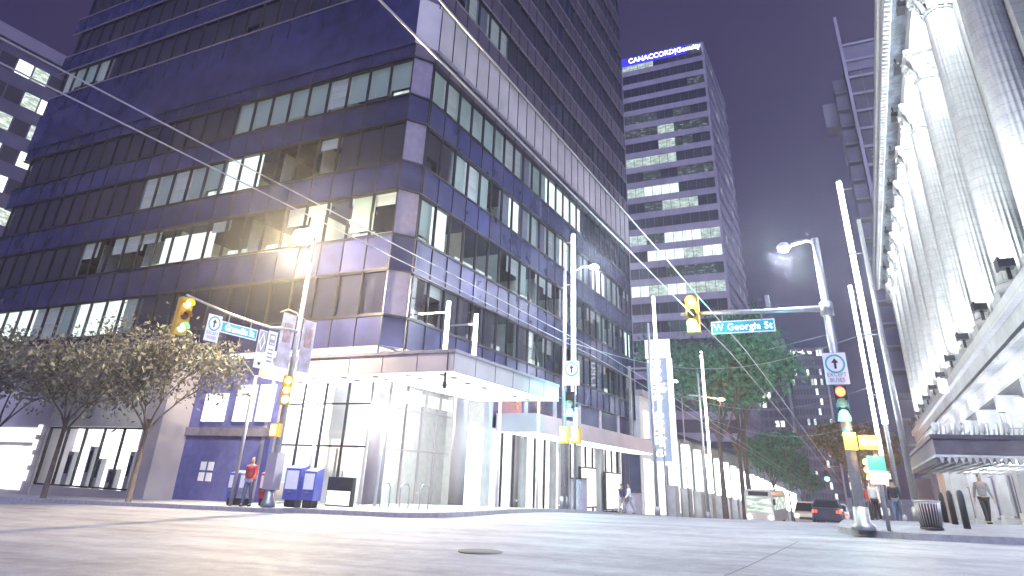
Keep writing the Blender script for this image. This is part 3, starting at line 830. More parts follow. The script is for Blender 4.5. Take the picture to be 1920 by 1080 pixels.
# illegible white lettering on the far roof edge: strokes only
rr=random.Random(9); mb=MB(); x=-17.6
for i in range(9):
    w=.55; mb.box(x,x+.2,259.6,259.8,45.1,46.5 if i in(0,3,5) else 46.1,M['signwhite']); mb.box(x+.38,x+.55,259.6,259.8,45.1,46.0,M['signwhite']); mb.box(x+.2,x+.38,259.6,259.8,45.5,45.75,M['signwhite']); x+=.78
part('lettering',mb,FT)
mb=MB(); mb.box(-7.3,-6.8,259,260,-10,46.5,M['pale']); part('edge_fin',mb,FT)
far_block('narrow distant dark tower half hidden by street trees',-34,-19.5,268,290,50.5,5,.13,8,18,-8)
mb=MB(); mb.box(-20.4,-19.4,262,266,-15,51,M['farclad']); o=part('chimney_stack',mb); set_origin(o,(-19.9,264,-10)); tag(o,'tall plain grey shaft standing between two distant towers','shaft')
far_block('low distant block closing the end of the street behind the trees',-6.5,8,300,320,14,8,.25,12,6,-10)

# lit office block far left, seen past the tower's edge
LT=root('office_tower','distant office block with rows of brightly lit windows at the left edge','office tower',(-85,45,0))
mb=MB(); mb.box(-110,-85,26,62,-4,47,M['farclad2']); part('wall',mb,LT)
rr=random.Random(21); lit=MB(); dk=MB()
for j in range(12):
    zt=45.4-3.6*j
    for i in range(18):
        y=27+1.95*i; h=rr.random()
        (lit if h<.5 else dk).quad([(-84.96,y,zt-1.9),(-84.96,y+1.75,zt-1.9),(-84.96,y+1.75,zt),(-84.96,y,zt)],M['off_lit'] if h<.32 else M['bright'] if h<.5 else M['off_dark'])
parts('window',islands(lit)+islands(dk),LT,fix=False)
mb=MB(); mb.box(-85.4,-84.6,26,62,47,48.6,M['farclad']); part('parapet',mb,LT)

# ------------------------------------------------------------------ department store (right)
HB=root('department_store','floodlit white terracotta department store with a row of giant fluted columns','department store',(7,33,0))
HX=7.0; HY0,HY1=22.,104.
ZB=8.85; ZC=25.4
mb=MB()
mb.box(HX+.75,HX+20,HY0,HY1,-4,8.3,M['terra2'])
mb.box(HX+1.1,HX+20,HY0,HY1,8.3,28.4,M['terra']); part('wall',mb,HB)
mb=MB()
mb.box(HX-1.0,HX+1.0,HY0,HY1,8.25,8.8,M['terra']); mb.box(HX-.75,HX+.8,HY0,HY1,7.6,8.25,M['terra2']); mb.box(HX-.85,HX+.8,HY0,HY1,7.15,7.32,M['terra2']); mb.box(HX-.45,HX+.8,HY0,HY1,6.2,7.15,M['terra'])
mb.box(HX-.6,HX+.8,HY0,HY1,5.95,6.12,M['dark'])
part('ledge',mb,HB)
mb=MB()
mb.box(HX-.75,HX+1.1,HY0,HY1,25.45,26.3,M['terra2']); mb.box(HX-.35,HX+1.1,HY0,HY1,26.3,27.2,M['terra2']); part('entablature',mb,HB)
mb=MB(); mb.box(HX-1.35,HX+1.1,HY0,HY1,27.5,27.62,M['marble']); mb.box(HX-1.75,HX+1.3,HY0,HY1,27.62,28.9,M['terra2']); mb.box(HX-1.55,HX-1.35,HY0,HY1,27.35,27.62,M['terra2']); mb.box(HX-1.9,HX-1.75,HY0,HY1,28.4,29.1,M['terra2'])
part('cornice',mb,HB)
mb=MB(); y=HY0
while y<HY1: mb.box(HX-1.74,HX-1.42,y,y+.26,27.28,27.6,M['terra']); y+=.5
parts('dentil',mb,HB)
mb=MB(); mb.box(HX-1.40,HX-1.34,HY0,HY1,27.36,27.42,M['led']); part('cornice_light_strip',mb,HB)
# column meshes
def fl(q): return 1-.11*(0 if q%4 in (0,) else (1 if q%4==2 else .72))
sh=MB(); prof=[]
H=ZC-1.9-ZB-.75
for i in range(15):
    t=i/14; prof.append((.80-.11*t**1.6, .75+H*t))
sh.lathe((0,0,0),prof,M['terra'],n=96,fl=fl); shaft=sh.mesh('column')
bs=MB(); bs.box(-1.0,1.0,-1.0,1.0,-.06,.25,M['terra2'])
bs.lathe((0,0,0),[(.98,.25),(1.04,.33),(1.0,.42),(.86,.47),(.86,.53),(.92,.6),(.9,.69),(.8,.76)],M['terra2'],n=32); basem=bs.mesh('base')
cp=MB(); z0=.75+H
cp.lathe((0,0,0),[(.70,z0),(.78,z0+.06),(.70,z0+.12),(.67,z0+.2),(.68,z0+.7),(.76,z0+1.2),(.95,z0+1.55)],M['terra2'],n=32)
for ring_i,(zz,hh,rr0,n,ph) in enumerate(((.15,.65,.80,12,0),(.55,.75,.82,12,.26),(.95,.6,.86,8,0))):
    for q in range(n):
        t=2*PI*q/n+ph; c,s=math.cos(t),math.sin(t); w=.17
        P=[]
        for (u,out) in ((0,0),(.45,.05),(.8,.14),(1.0,.30),(.86,.40)):
            r=rr0+out; P.append((r,z0+zz+hh*u, w*(1-.45*u)))
        for a,b in zip(P,P[1:]):
            cp.quad([(a[0]*c-a[2]*s,a[0]*s+a[2]*c,a[1]),(a[0]*c+a[2]*s,a[0]*s-a[2]*c,a[1]),(b[0]*c+b[2]*s,b[0]*s-b[2]*c,b[1]),(b[0]*c-b[2]*s,b[0]*s+b[2]*c,b[1])],M['terra2'],True)
for q in range(4):
    t=PI/4+PI/2*q; c,s=math.cos(t),math.sin(t)
    P=[]; 
    for i in range(15):
        a=i/14*2.6*PI; rr=.27*(1-i/17); P.append((c*(1.12-.0+rr*math.sin(a)*.9),s*(1.12+rr*math.sin(a)*.9),z0+1.42+rr*math.cos(a)))
    cp.tube(P,[.10*(1-i/22) for i in range(15)],M['terra2'],n=6)
    cp.tube([(c*.7,s*.7,z0+.9),(c*.9,s*.9,z0+1.45),(c*1.12,s*1.12,z0+1.69)],[.07,.09,.10],M['terra2'],n=6)
cp.box(-1.08,1.08,-1.08,1.08,z0+1.66,z0+1.9,M['terra2']); capm=cp.mesh('capital')
fx=MB(); fx.box(-.22,.22,-.3,.3,.0,.28,M['dark']); fx.box(-.06,.06,-.06,.06,-.4,0,M['dark']); fx.box(-.3,-.22,-.34,.34,-.05,.34,M['dark']); fixm=fx.mesh('uplight')
tf=MB(); tf.box(-.2,.2,-.45,.45,-.35,0,M['dark']); tf.box(-.05,.05,-.05,.05,0,.6,M['dark']); topfix=tf.mesh('floodlight')
HO=Vector((7,33,0))
YC=[26.45+6.78*k for k in range(11)]
for k,y in enumerate(YC):
    c=bpy.data.objects.new('column',shaft); COL.objects.link(c); c.parent=HB; c.location=Vector((HX,y,ZB))-HO
    for nm,me in (('base',basem),('capital',capm)):
        o=bpy.data.objects.new(nm,me); COL.objects.link(o); o.parent=c
    o=bpy.data.objects.new('uplight',fixm); COL.objects.link(o); o.parent=HB; o.location=Vector((HX-1.35,y+1.5,ZB+.05))-HO
    light('column_spot','SPOT',(HX-1.35,y+1.5,ZB+.45),6500 if k<8 else 4500,(.92,.98,1),HB,size=.12,rot=(.55,-.18,1),spot=RAD(75),blend=.8)
    light('column_spot','SPOT',(HX-1.5,y-1.9,ZB+.45),1500,(.92,.98,1),HB,size=.12,rot=(.5,.34,1),spot=RAD(75),blend=.8)  # extra spot without a fixture, added to brighten the shafts
    o=bpy.data.objects.new('floodlight',topfix); COL.objects.link(o); o.parent=HB; o.location=Vector((HX-1.0,y+3.3,26.9))-HO
    if k<10: light('bay_uplight','SPOT',(HX+.35,y+3.39,ZB+.15),3000,(.93,.99,1),HB,size=.1,rot=(.10,.0,1),spot=RAD(80),blend=.9)
    if k<10: light('cornice_floodlight','POINT',(HX-.25,y+3.39,24.6),1500,(.93,.98,1),HB,size=.25)
    # bay: window stack between columns
    if k<10:
        yy=y+3.39
        mb=MB()
        for z0_,z1_ in ((9.6,13.6),(14.6,18.6),(19.6,23.2)):
            mb.box(HX+.98,HX+1.09,yy-1.5,yy+1.5,z0_,z1_,M['off_dim'])
            for q in (-1.5,-.5,.5,1.5): mb.box(HX+.85,HX+1.0,yy+q-.07,yy+q+.07,z0_,z1_,M['terra2'])
            mb.box(HX+.85,HX+1.0,yy-1.5,yy+1.5,(z0_+z1_)/2-.06,(z0_+z1_)/2+.06,M['terra2'])
            mb.box(HX+.55,HX+1.08,yy-1.8,yy+1.8,z0_-.35,z0_-.02,M['terra2'])
            mb.box(HX+.7,HX+1.08,yy-1.75,yy-1.55,z0_,z1_+.3,M['terra']); mb.box(HX+.7,HX+1.08,yy+1.55,yy+1.75,z0_,z1_+.3,M['terra'])
        part('window_bay',mb,HB)
    # pilaster behind each column
mb=MB()
for y in YC: mb.box(HX+.55,HX+1.08,y-1.15,y+1.15,8.85,25.4,M['terra'])
parts('pilaster',mb,HB)
# street level bays
for k,y in enumerate(YC[:-1]):
    mb=MB(); z=PG(HX,y); mb.box(HX+.1,HX+.74,y-.7,y+.7,z-.3,5.9,M['terra2']); mb.box(HX+.0,HX+.74,y-.85,y+.85,z-.3,z+.7,M['terra']); part('street_pier',mb,HB)
    mb=MB(); z=PG(HX,y+3.4)
    mb.quad([(HX+.72,y+.8,z+.5),(HX+.72,y+5.9,z+.5),(HX+.72,y+5.9,z+3.1),(HX+.72,y+.8,z+3.1)],M['shop'])
    glazing(mb,'E',y+.8,y+5.9,z+.5,z+3.1,1.3,HX+.5,M['glassc'],M['bronze']); part('display_window',mb,HB,fix=False)
    mb=MB(); z=PG(HX,y+3.4)+3.4
    for q in range(5): mb.quad([(HX+.73,y+.9+q*1.0,z),(HX+.73,y+1.7+q*1.0,z),(HX+.73,y+1.7+q*1.0,z+1.8),(HX+.73,y+.9+q*1.0,z+1.8)],M['off_lit'])
    part('transom_window',mb,HB,fix=False)
# marquee
mb=MB(); my0,my1,mx0=28.6,46.,2.25
mb.box(mx0,HX+.1,my0,my1,2.8,3.3,M['bronze']); mb.box(mx0-.08,HX+.1,my0-.08,my1+.08,3.3,3.43,M['clad2']); part('marquee',mb,HB)
mb=MB()
for i in range(23):
    x=mx0+.1+.2*i; mb.box(x,x+.11,my0+.0,my0+.1,2.53,2.70,M['bronze'])
    mb.prism([(x-.02,2.70),(x+.13,2.70),(x+.055,2.49)],my0-.02,my0,M['pale'],axis='y')
for i in range(80):
    y=my0+.1+.21*i; mb.box(mx0,mx0+.1,y,y+.11,2.53,2.70,M['bronze'])
parts('marquee_fringe',mb,HB)
mb=MB(); mb.box(mx0-.02,HX+.1,my0-.02,my1,2.71,2.79,M['terra2'])
for i in range(12): mb.box(mx0+.2+.38*i,mx0+.3+.38*i,my0+.1,my1-.1,2.61,2.708,M['terra2'])
part('marquee_ceiling',mb,HB)
mb=MB()
r3=random.Random(2)
for i in range(34):
    x=mx0+.15+.14*i; z=3.44; h=.15+.2*abs(math.sin(i*1.3)); mb.tube([(x,my0+.06,z),(x+.05,my0+.06,z+h),(x-.02,my0+.06,z+h*1.2)],[.03,.025,.01],M['terra2'],n=5)
    if i%5==0: mb.lathe((x,my0+.06,z),[(.02,.0),(.10,.12),(.10,.3),(.02,.42)],M['terra2'],n=8)
part('marquee_crest',mb,HB)
for i in range(4):
    mb=MB(); x=mx0+.8+1.1*i; mb.lathe((x,my0+1.2+2.3*(i%2),4.9-.35*i),[(.05,0),(.16,.05),(.16,.5),(.05,.55)],M['adlight'],n=12); part('wall_lantern',mb,HB)
for y in (31,36.5,42): light('marquee_light','POINT',(4.6,y,2.4),260,(.95,.97,1),HB,size=.4)
mb=MB(); mb.tube([(5.1,27.2,3.6),(5.6,28.0,PG(5.6,28))],.06,M['led'],n=8); part('leaning_light_tube',mb,HB)
for y in YC[:9]: light('ledge_light','POINT',(HX-1.6,y+3.4,5.0),500,(.85,.9,1),HB,size=.4)
# end lion-bracket at the near corner of the ledge
mb=MB(); 
for i,y in enumerate(YC):
    mb=MB(); mb.box(HX-.9,HX+.1,y-.35,y+.35,5.2,5.94,M['terra2']); mb.box(HX-.6,HX+.1,y-.3,y+.3,4.5,5.2,M['terra2']); part('bracket',mb,HB)

# ------------------------------------------------------------------ LED light masts
def led_mast(x,y,label,top=15.4,zb=4.0,side=1):
    g=PG(x,y); rt=root('light_mast',label,'light mast',(x,y,g),'tall tube light masts along the street')
    mb=MB(); px=x+side*.55; mb.tube([(px,y,g-.1),(px,y,top-2.2)],[.14,.10],M['steel'],n=12); mb.lathe((px,y,g),[(.22,0),(.22,.5),(.14,.6)],M['steel'],n=12); part('pole',mb,rt)
    z=zb; L=(top-zb)/3
    for i in range(3):
        mb=MB(); mb.tube([(x,y,z+.06),(x,y,z+L-.06)],.125,M['led'],n=12); part('light_tube',mb,rt)
        mb=MB(); mb.tube([(px,y,z+L-.5 if i==2 else z+L),(x,y,z+L-.5 if i==2 else z+L)],.03,M['steel'],n=6); mb.lathe((x,y,z+L-.05),[(.12,0),(.12,.1)],M['steel'],n=12); part('arm',mb,rt)
        z+=L
    light('tube_glow','POINT',(x,y-.35,(top+zb)/2),200,(.93,1,.98),rt,size=.8)
    return rt
led_mast(-13.5,34.85,'tall lit tube mast on the far kerb carrying signals and a street lamp',14.8,5.6,side=-1)
led_mast(-13.5,53.0,'lit tube mast standing just left of the tall blade sign',15.5,4.0,side=-1)
led_mast(-13.5,71.5,'shorter looking lit tube mast among the trees right of the blade sign',14.2,3.2,side=-1)
led_mast(1.08,34.8,'longest lit tube mast in front of the floodlit column row',15.9,4.2,side=1)
led_mast(1.08,53.0,'smaller lit tube mast left of the longest one by the columns',15.2,3.7,side=1)

# ------------------------------------------------------------------ signals and signs
def signal_head(parent,c,face,m_lit,idx,housing='yellow',s=1.0,scale_lens=1.0):
    """three-lens vertical head, face = direction the lenses look (unit x,y); idx = lit lens from top (list)"""
    fx,fy=face; ang=math.atan2(fx,-fy)   # rotation turning -Y to face
    R=Matrix.Translation(Vector(c))@Matrix.Rotation(ang,4,'Z')
    mb=MB(); w,h,d=.19*s,.56*s,.12*s
    mb.box(-w,w,-d,d,-h,h,M[housing],rot=R)
    for k in range(3):   # visors
        z=.36*s*(1-k); n=10
        for q in range(n):
            t0=PI*(-.05)+PI*1.1*q/n; t1=PI*(-.05)+PI*1.1*(q+1)/n; r=.15*s
            P=[(r*math.cos(t0),-d,z+r*math.sin(t0)),(r*math.cos(t1),-d,z+r*math.sin(t1)),(r*math.cos(t1),-d-.2*s,z+r*math.sin(t1)),(r*math.cos(t0),-d-.2*s,z+r*math.sin(t0))]
            mb.quad([R@Vector(p) for p in P],M[housing])
    hd=part('signal_head',mb,parent,fix=False)
    for k in range(3):
        z=.36*s*(1-k); mb=MB(); lm=m_lit[idx.index(k)] if k in idx else M['off']
        n=16; r=.135*s*scale_lens
        P=[R@Vector((r*math.cos(2*PI*q/n),-d-.01,z+r*math.sin(2*PI*q/n))) for q in range(n)]
        Q=R@Vector((0,-d-.05*s,z))
        i=len(mb.v); mb.v+= [tuple(p) for p in P]+[tuple(Q)]; kk=mb.mi(lm)
        for q in range(n): mb.f.append((i+q,i+(q+1)%n,i+n)); mb.m.append(kk); mb.sm.append(True)
        part('lens',mb,hd,fix=False)
    return hd
def arrow_sign(parent,c,face,w=.6,h=.9,words=True,nm='ahead_only_sign'):
    R=Matrix.Translation(Vector(c))@Matrix.Rotation(math.atan2(face[0],-face[1]),4,'Z'); R3=R.to_3x3()
    mb=MB(); mb.box(-w/2,w/2,-.012,.012,-h/2,h/2,M['sgnwhite'],rot=R); pl=part(nm,mb,parent)
    zc=h/2-w/2; n=28; r0,r1=w*.43,w*.35; mb=MB()
    for q in range(n):
        a,b=2*PI*q/n,2*PI*(q+1)/n
        mb.quad([R@Vector(p) for p in ((r0*math.cos(a),-.02,zc+r0*math.sin(a)),(r0*math.cos(b),-.02,zc+r0*math.sin(b)),(r1*math.cos(b),-.02,zc+r1*math.sin(b)),(r1*math.cos(a),-.02,zc+r1*math.sin(a)))],M['sgnblue'])
    part('ring',mb,pl,fix=False)
    mb=MB(); s=w*.22
    mb.quad([R@Vector(p) for p in ((-s*.22,-.021,zc-s),(s*.22,-.021,zc-s),(s*.22,-.021,zc+s*.3),(-s*.22,-.021,zc+s*.3))],M['ink'])
    mb.quad([R@Vector(p) for p in ((-s*.7,-.021,zc+s*.2),(s*.7,-.021,zc+s*.2),(0,-.021,zc+s*1.15))],M['ink'])
    part('arrow',mb,pl,fix=False)
    if words:
        rt=R3@R_SOUTH
        for t,z in (('EXCEPT',-.2*h),('BUSES',-.37*h)):
            textmesh('lettering',t,w*.24,M['inkgrey'],R@Vector((0,-.022,z)),rt,pl,ext=.002)
    return pl
# near right corner pole
PX,PYy=-.30,22.0; g=PG(PX,PYy)
SP=root('signal_pole','tall steel corner pole with street lamp, signal arm and W Georgia St sign','traffic signal',(PX,PYy,g))
mb=MB(); mb.tube([(PX,PYy,g-.1),(PX,PYy,8.75)],[.15,.11],M['steel'],n=14); mb.lathe((PX,PYy,g),[(.3,0),(.3,.12),(.2,.2),(.19,.55)],M['steel'],n=14); mb.lathe((PX,PYy,6.3),[(.19,0),(.19,.4)],M['steel'],n=14); part('pole',mb,SP)
mb=MB(); mb.tube([(PX,PYy,8.62),(PX-.25,PYy,8.72),(PX-.72,PYy,8.62)],.055,M['steel'],n=8); part('lamp_arm',mb,SP)
mb=MB(); mb.lathe((PX-.95,PYy,8.5),[(.05,0),(.2,.02),(.22,.1),(.12,.2)],M['steel'],n=16); lh=part('lamp_head',mb,SP)
mb=MB(); mb.lathe((PX-.95,PYy,8.40),[(.03,0),(.12,.03),(.14,.1)],M['coollamp'],n=16); part('lamp_lens',mb,lh)
light('lamp_light','POINT',(PX-.95,PYy,8.15),2200,(.85,.93,1),SP,size=.15)
mb=MB(); mb.tube([(PX,PYy,6.52),(PX-2,PYy,6.56),(PX-4.4,PYy,6.62)],[.09,.07,.05],M['steel'],n=10)
mb.tube([(PX,PYy,5.75),(PX-1.9,PYy,5.35)],.01,M['steel'],n=4); part('signal_arm',mb,SP)
light('signal_glow','POINT',(-4.3,PYy-.45,6.2),160,(.2,1,.9),SP,size=.08)
light('signal_glow','POINT',(-4.3,PYy-.45,6.95),120,(1,.3,.08),SP,size=.08)
light('signal_glow','POINT',(-.3,PYy-.65,3.45),260,(.15,.95,1),SP,size=.08)
light('signal_glow','POINT',(.2,PYy-.6,2.75),160,(1,.5,.1),SP,size=.08)
signal_head(SP,(-4.3,PYy-.05,6.58),(0,-1),[M['amber'],M['green']],[0,2],s=1.05,scale_lens=1.05)
mb=MB(); mb.box(-3.72,-1.86,PYy-.03,PYy+.0,5.95,6.27,M['sgnblue']); mb.box(-3.76,-1.82,PYy-.02,PYy-.005,5.91,6.31,M['sgnwhite'])
for x in (-3.4,-2.2): mb.box(x-.02,x+.02,PYy-.02,PYy+.02,6.27,6.5,M['steel'])
sn=part('street_name_sign',mb,SP)
textmesh('lettering','W Georgia St',.30,M['signwhite'],(-2.79,PYy-.04,6.10),R_SOUTH,sn,ext=.004,sx=.98,spacing=1.08)
mb=MB(); mb.box(-2.02,-1.9,PYy-.03,PYy+.03,6.65,7.05,M['steel']); part('camera_box',mb,SP)
arrow_sign(SP,(-.32,PYy-.22,4.72),(0,-1),w=.62,h=.88)
signal_head(SP,(-.30,PYy-.28,3.75),(0,-1),[M['red'],M['green']],[0,2],s=.85,housing='dark',scale_lens=1.1)
mb=MB(); mb.box(-.05,.42,PYy-.25,PYy-.05,2.58,2.92,M['yellow']); mb.box(-.42,-.1,PYy-.25,PYy-.02,2.55,3.0,M['yellow']); ph=part('pedestrian_signal',mb,SP)
mb=MB()
for x in (.06,.30): mb.lathe((x,PYy-.27,2.75-.1),[(.02,0),(.1,.04),(.1,.16),(.02,.2)],M['amber'],n=12)
part('lens',mb,ph)
mb=MB(); mb.box(.06,.5,PYy-.06,PYy-.03,1.72,2.42,M['sgnblue']); mb.box(.06,.5,PYy-.065,PYy-.062,1.72,2.05,M['sgnwhite']); part('parking_sign',mb,SP)
mb=MB(); mb.tube([(.30,PYy,PG(.3,PYy)-.1),(.30,PYy,2.9)],.05,M['steel'],n=8); part('pole',mb,SP)

# signals on the far kerb mast
FS=root('traffic_signal','green traffic signal with an ahead only sign on the far kerb pole','traffic signal',(-13.2,34.2,PG(-13.2,34.2)))
mb=MB(); mb.tube([(-13.75,34.2,PG(-13.7,34.2)-.1),(-13.75,34.2,13.6)],.07,M['steel'],n=8); part('pole',mb,FS)
mb=MB(); mb.tube([(-13.2,34.2,PG(-13.2,34.2)-.1),(-13.2,34.2,12.4)],.07,M['steel'],n=8); part('pole',mb,FS)
light('signal_glow','POINT',(-13.3,33.4,4.7),700,(.15,.95,1),FS,size=.1)
signal_head(FS,(-13.35,33.95,5.1),(.2,-.98),[M['green']],[2],s=1.1,housing='dark',scale_lens=1.2)
arrow_sign(FS,(-13.25,33.9,6.65),(.15,-.99),w=.85,h=1.25)
mb=MB()
for x in (-13.75,-13.1): mb.box(x-.22,x+.22,34,34.3,3.2,4.0,M['yellow'])
ph=part('pedestrian_signal',mb,FS)
mb=MB(); 
for x in (-13.75,-13.1): mb.box(x-.15,x+.15,33.95,33.99,3.3,3.85,M['amber'])
part('lens',mb,ph)
mb=MB(); mb.tube([(-13.2,34.2,12.3),(-12.6,34.2,12.55),(-12.2,34.2,12.5)],.05,M['steel'],n=6); part('lamp_arm',mb,FS)
mb=MB(); mb.lathe((-12.0,34.2,12.33),[(.05,0),(.26,.04),(.26,.14),(.1,.24)],M['coollamp'],n=14); part('lamp_head',mb,FS)
light('lamp_light','POINT',(-12.0,34.0,12.0),5000,(.85,.93,1),FS,size=.2)
mb=MB(); mb.box(-13.15,-12.95,33.9,34.2,3.9,4.9,M['pale']); part('camera_box',mb,FS)

# left pole on the office tower corner
LX,LY=-20.8,21.35; g=PG(LX,LY)
LP=root('signal_pole','left corner pole with a blazing warm street lamp and Granville St sign','traffic signal',(LX,LY,g))
mb=MB(); mb.tube([(LX,LY,g-.1),(LX,LY,11.0)],[.15,.08],M['steel'],n=12); mb.lathe((LX,LY,g),[(.28,0),(.28,.15),(.2,.3),(.18,.8)],M['steel'],n=12); part('pole',mb,LP)
mb=MB(); mb.lathe((LX-.75,LY,10.75),[(.08,0),(.34,.10),(.46,.34),(.36,.60),(.08,.7)],M['warmlamp'],n=20); part('lamp_head',mb,LP)
light('lamp_light','POINT',(LX-.75,LY-.2,10.4),13000,(1,.80,.46),LP,size=.25)
mb=MB(); mb.tube([(LX,LY,10.6),(LX-.3,LY,11.5),(LX-.75,LY,11.5)],.04,M['steel'],n=8); part('lamp_arm',mb,LP)
mb=MB(); mb.tube([(LX,LY,6.75),(LX,LY-.7,6.78),(LX,LY-1.6,6.62),(LX,LY-3.6,6.7),(LX,LY-5.75,6.95)],[.07,.065,.055,.05,.04],M['steel'],n=8)
mb.tube([(LX,LY-1.2,7.35),(LX,LY-.8,7.55),(LX,LY-.25,7.5),(LX,LY,7.2)],.03,M['steel'],n=6); part('signal_arm',mb,LP)
signal_head(LP,(LX,LY-5.7,6.2),(.98,-.18),[M['amber'],M['green']],[0,2],s=1.15,scale_lens=.9)
arrow_sign(LP,(LX+.05,LY-4.35,6.05),(1,0),w=.62,h=.95)
mb=MB(); mb.box(LX+.0,LX+.03,LY-3.95,LY-2.25,6.02,6.36,M['sgnblue']); mb.box(LX+.006,LX+.022,LY-3.99,LY-2.21,5.98,6.40,M['sgnwhite'])
for y in (-3.7,-2.6): mb.box(LX,LX+.03,LY+y-.02,LY+y+.02,6.40,6.66,M['steel'])
sn=part('street_name_sign',mb,LP); textmesh('lettering','Granville St',.32,M['signwhite'],(LX+.045,LY-3.1,6.18),R_EAST,sn,ext=.004,sx=.9,spacing=1.05)
mb=MB(); mb.box(LX,LX+.03,LY-2.1,LY-1.7,5.55,6.45,M['sgnwhite']); mb.box(LX,LX+.03,LY-1.62,LY-1.15,5.0,6.5,M['sgnwhite']); mb.box(LX,LX+.03,LY-2.1,LY-1.62,5.0,5.52,M['sgnwhite']); sg=part('lane_sign',mb,LP)
mb=MB(); cxx=LX+.036
def pq(pts,m): mb.quad([(cxx,LY+a,b) for a,b in pts],m)
pq([(-2.08,5.6),(-1.72,5.6),(-1.72,6.42),(-2.08,6.42)],M['inkgrey'])
cxx=LX+.04
for k in range(4):
    a=[(-1.9,6.38),(-1.74,6.0),(-1.9,5.64),(-2.06,6.0)]; b=[(-1.9,6.28),(-1.80,6.0),(-1.9,5.74),(-2.0,6.0)]
    pq([a[k],a[(k+1)%4],b[(k+1)%4],b[k]],M['sgnwhite'])
pq([(-1.55,5.95),(-1.22,5.95),(-1.22,6.4),(-1.55,6.4)],M['inkgrey']); cxx=LX+.045; pq([(-1.49,6.18),(-1.28,6.18),(-1.28,6.32),(-1.49,6.32)],M['sgnwhite']); pq([(-1.49,5.99),(-1.42,5.99),(-1.42,6.06),(-1.49,6.06)],M['sgnwhite']); pq([(-1.35,5.99),(-1.28,5.99),(-1.28,6.06),(-1.35,6.06)],M['sgnwhite'])
for z in (5.75,5.6,5.45,5.3): pq([(-1.52,z),(-1.25,z),(-1.25,z+.06),(-1.52,z+.06)],M['inkgrey'])
pq([(-1.92,5.12),(-1.80,5.12),(-1.80,5.22),(-1.92,5.22)],M['ink']); pq([(-1.96,5.22),(-1.76,5.22),(-1.86,5.1)],M['ink'])
part('lane_symbol',mb,sg,fix=False)
# banners
M['banner']=mat('banner_cloth',(.55,.52,.62),.8,var=.35,scale=2.5)
M['bannerd']=mat('banner_print',(.42,.30,.32),.8,var=.4,scale=4)
for s_,dy in ((-1,0),(1,0)):
    mb=MB(); y0,y1=(LY-1.0,LY-.25) if s_<0 else (LY+.25,LY+1.0)
    mb.box(LX-.01,LX+.01,y0,y1,5.2,7.35,M['banner']); mb.tube([(LX,y0,7.37),(LX,y1 if s_<0 else LY+.1,7.37)],.02,M['steel'],n=6); mb.box(LX+.011,LX+.016,y0+.15,y1-.15,6.2,7.0,M['bannerd']); part('banner',mb,LP)
# low cluster of lit signals on the same pole
signal_head(LP,(LX+.25,LY-.35,4.35),(.75,-.66),[M['amber'],M['amber'],M['green']],[0,1,2],s=1.0,scale_lens=1.0)
mb=MB(); mb.box(LX-.2,LX+.2,LY-.4,LY-.15,2.6,3.1,M['yellow']); mb.box(LX-.14,LX+.14,LY-.43,LY-.41,2.66,3.04,M['amber']); part('pedestrian_signal',mb,LP)
mb=MB(); mb.box(LX-.25,LX+.25,LY-.2,LY+.2,g+.6,g+1.9,M['pale']); part('control_box',mb,LP)

# second thin pole by the storefront
g=PG(-22.6,21.2)
o=MB(); o.tube([(-22.6,21.2,g-.1),(-22.6,21.2,5.0)],.075,M['steel'],n=8); o.tube([(-22.6,21.2,4.9),(-22.3,20.2,5.35)],.03,M['steel'],n=6)
o=part('bus_stop_pole',o); set_origin(o,(-22.6,21.2,g)); tag(o,'thin plain steel pole left of the corner signal pole','pole')
# street lamp with small head near the mall
g=PG(-14.6,58)
SL=root('street_lamp','slim street lamp with a bracket arm left of the blade sign','street lamp',(-14.6,58,g))
mb=MB(); mb.tube([(-14.6,58,g),(-14.6,58,9.4)],.07,M['steel'],n=8); part('pole',mb,SL)
mb=MB(); mb.tube([(-14.6,58,9.3),(-13.9,58,9.5),(-13.4,58,9.45)],.04,M['steel'],n=6); part('arm',mb,SL)
mb=MB(); mb.lathe((-13.3,58,9.3),[(.03,0),(.2,.05),(.16,.15)],M['coollamp'],n=12); part('lamp_head',mb,SL)
SL2=root('street_lamp','orange sodium lamp on a slim arm among the street trees','street lamp',(-9.9,60,PG(-10,60)))
mb=MB(); mb.tube([(-13.3,60,PG(-13.3,60)-.1),(-13.3,60,8.3),(-12.6,60,8.5),(-10.2,60,8.2)],.06,M['steel'],n=8); part('pole',mb,SL2)
mb=MB(); mb.lathe((-10.0,60,8.0),[(.05,0),(.28,.05),(.24,.18),(.05,.25)],M['orangelamp'],n=14); part('lamp_head',mb,SL2)
light('lamp_light','POINT',(-10,59.8,7.7),900,(1,.35,.1),SL2,size=.2)
for i,(yy,lb) in enumerate(((92,'warm street lamp far down the near pavement, nearest of three'),(104,'warm street lamp far down the near pavement, middle of three'),(120,'warm street lamp far down the near pavement, farthest of three'))):
    xx=.15; g=PG(xx,yy); rt=root('street_lamp',lb,'street lamp',(xx,yy,g),'warm lamps far down the near pavement')
    mb=MB(); mb.tube([(xx,yy,g-.1),(xx,yy,g+6.2)],.07,M['dark'],n=8); part('pole',mb,rt)
    mb=MB(); mb.lathe((xx,yy,g+6.2),[(.06,0),(.3,.12),(.34,.36),(.2,.6),(.05,.65)],M['orangelamp'],n=12); part('lamp_head',mb,rt)
    light('lamp_light','POINT',(xx,yy-.5,g+5.9),900,(1,.5,.18),rt,size=.3)
# distant green signal over the street
DS=root('traffic_signal','tiny distant green signal hanging low over the street','traffic signal',(-5.4,118,3.9))
mb=MB(); mb.tube([(-.9,118,PG(-.9,118)),(-.9,118,4.9),(-5.4,118,4.9)],.08,M['steel'],n=6); part('pole',mb,DS)
signal_head(DS,(-5.4,117.9,3.6),(0,-1),[M['green']],[2],s=1.2,scale_lens=2.0)

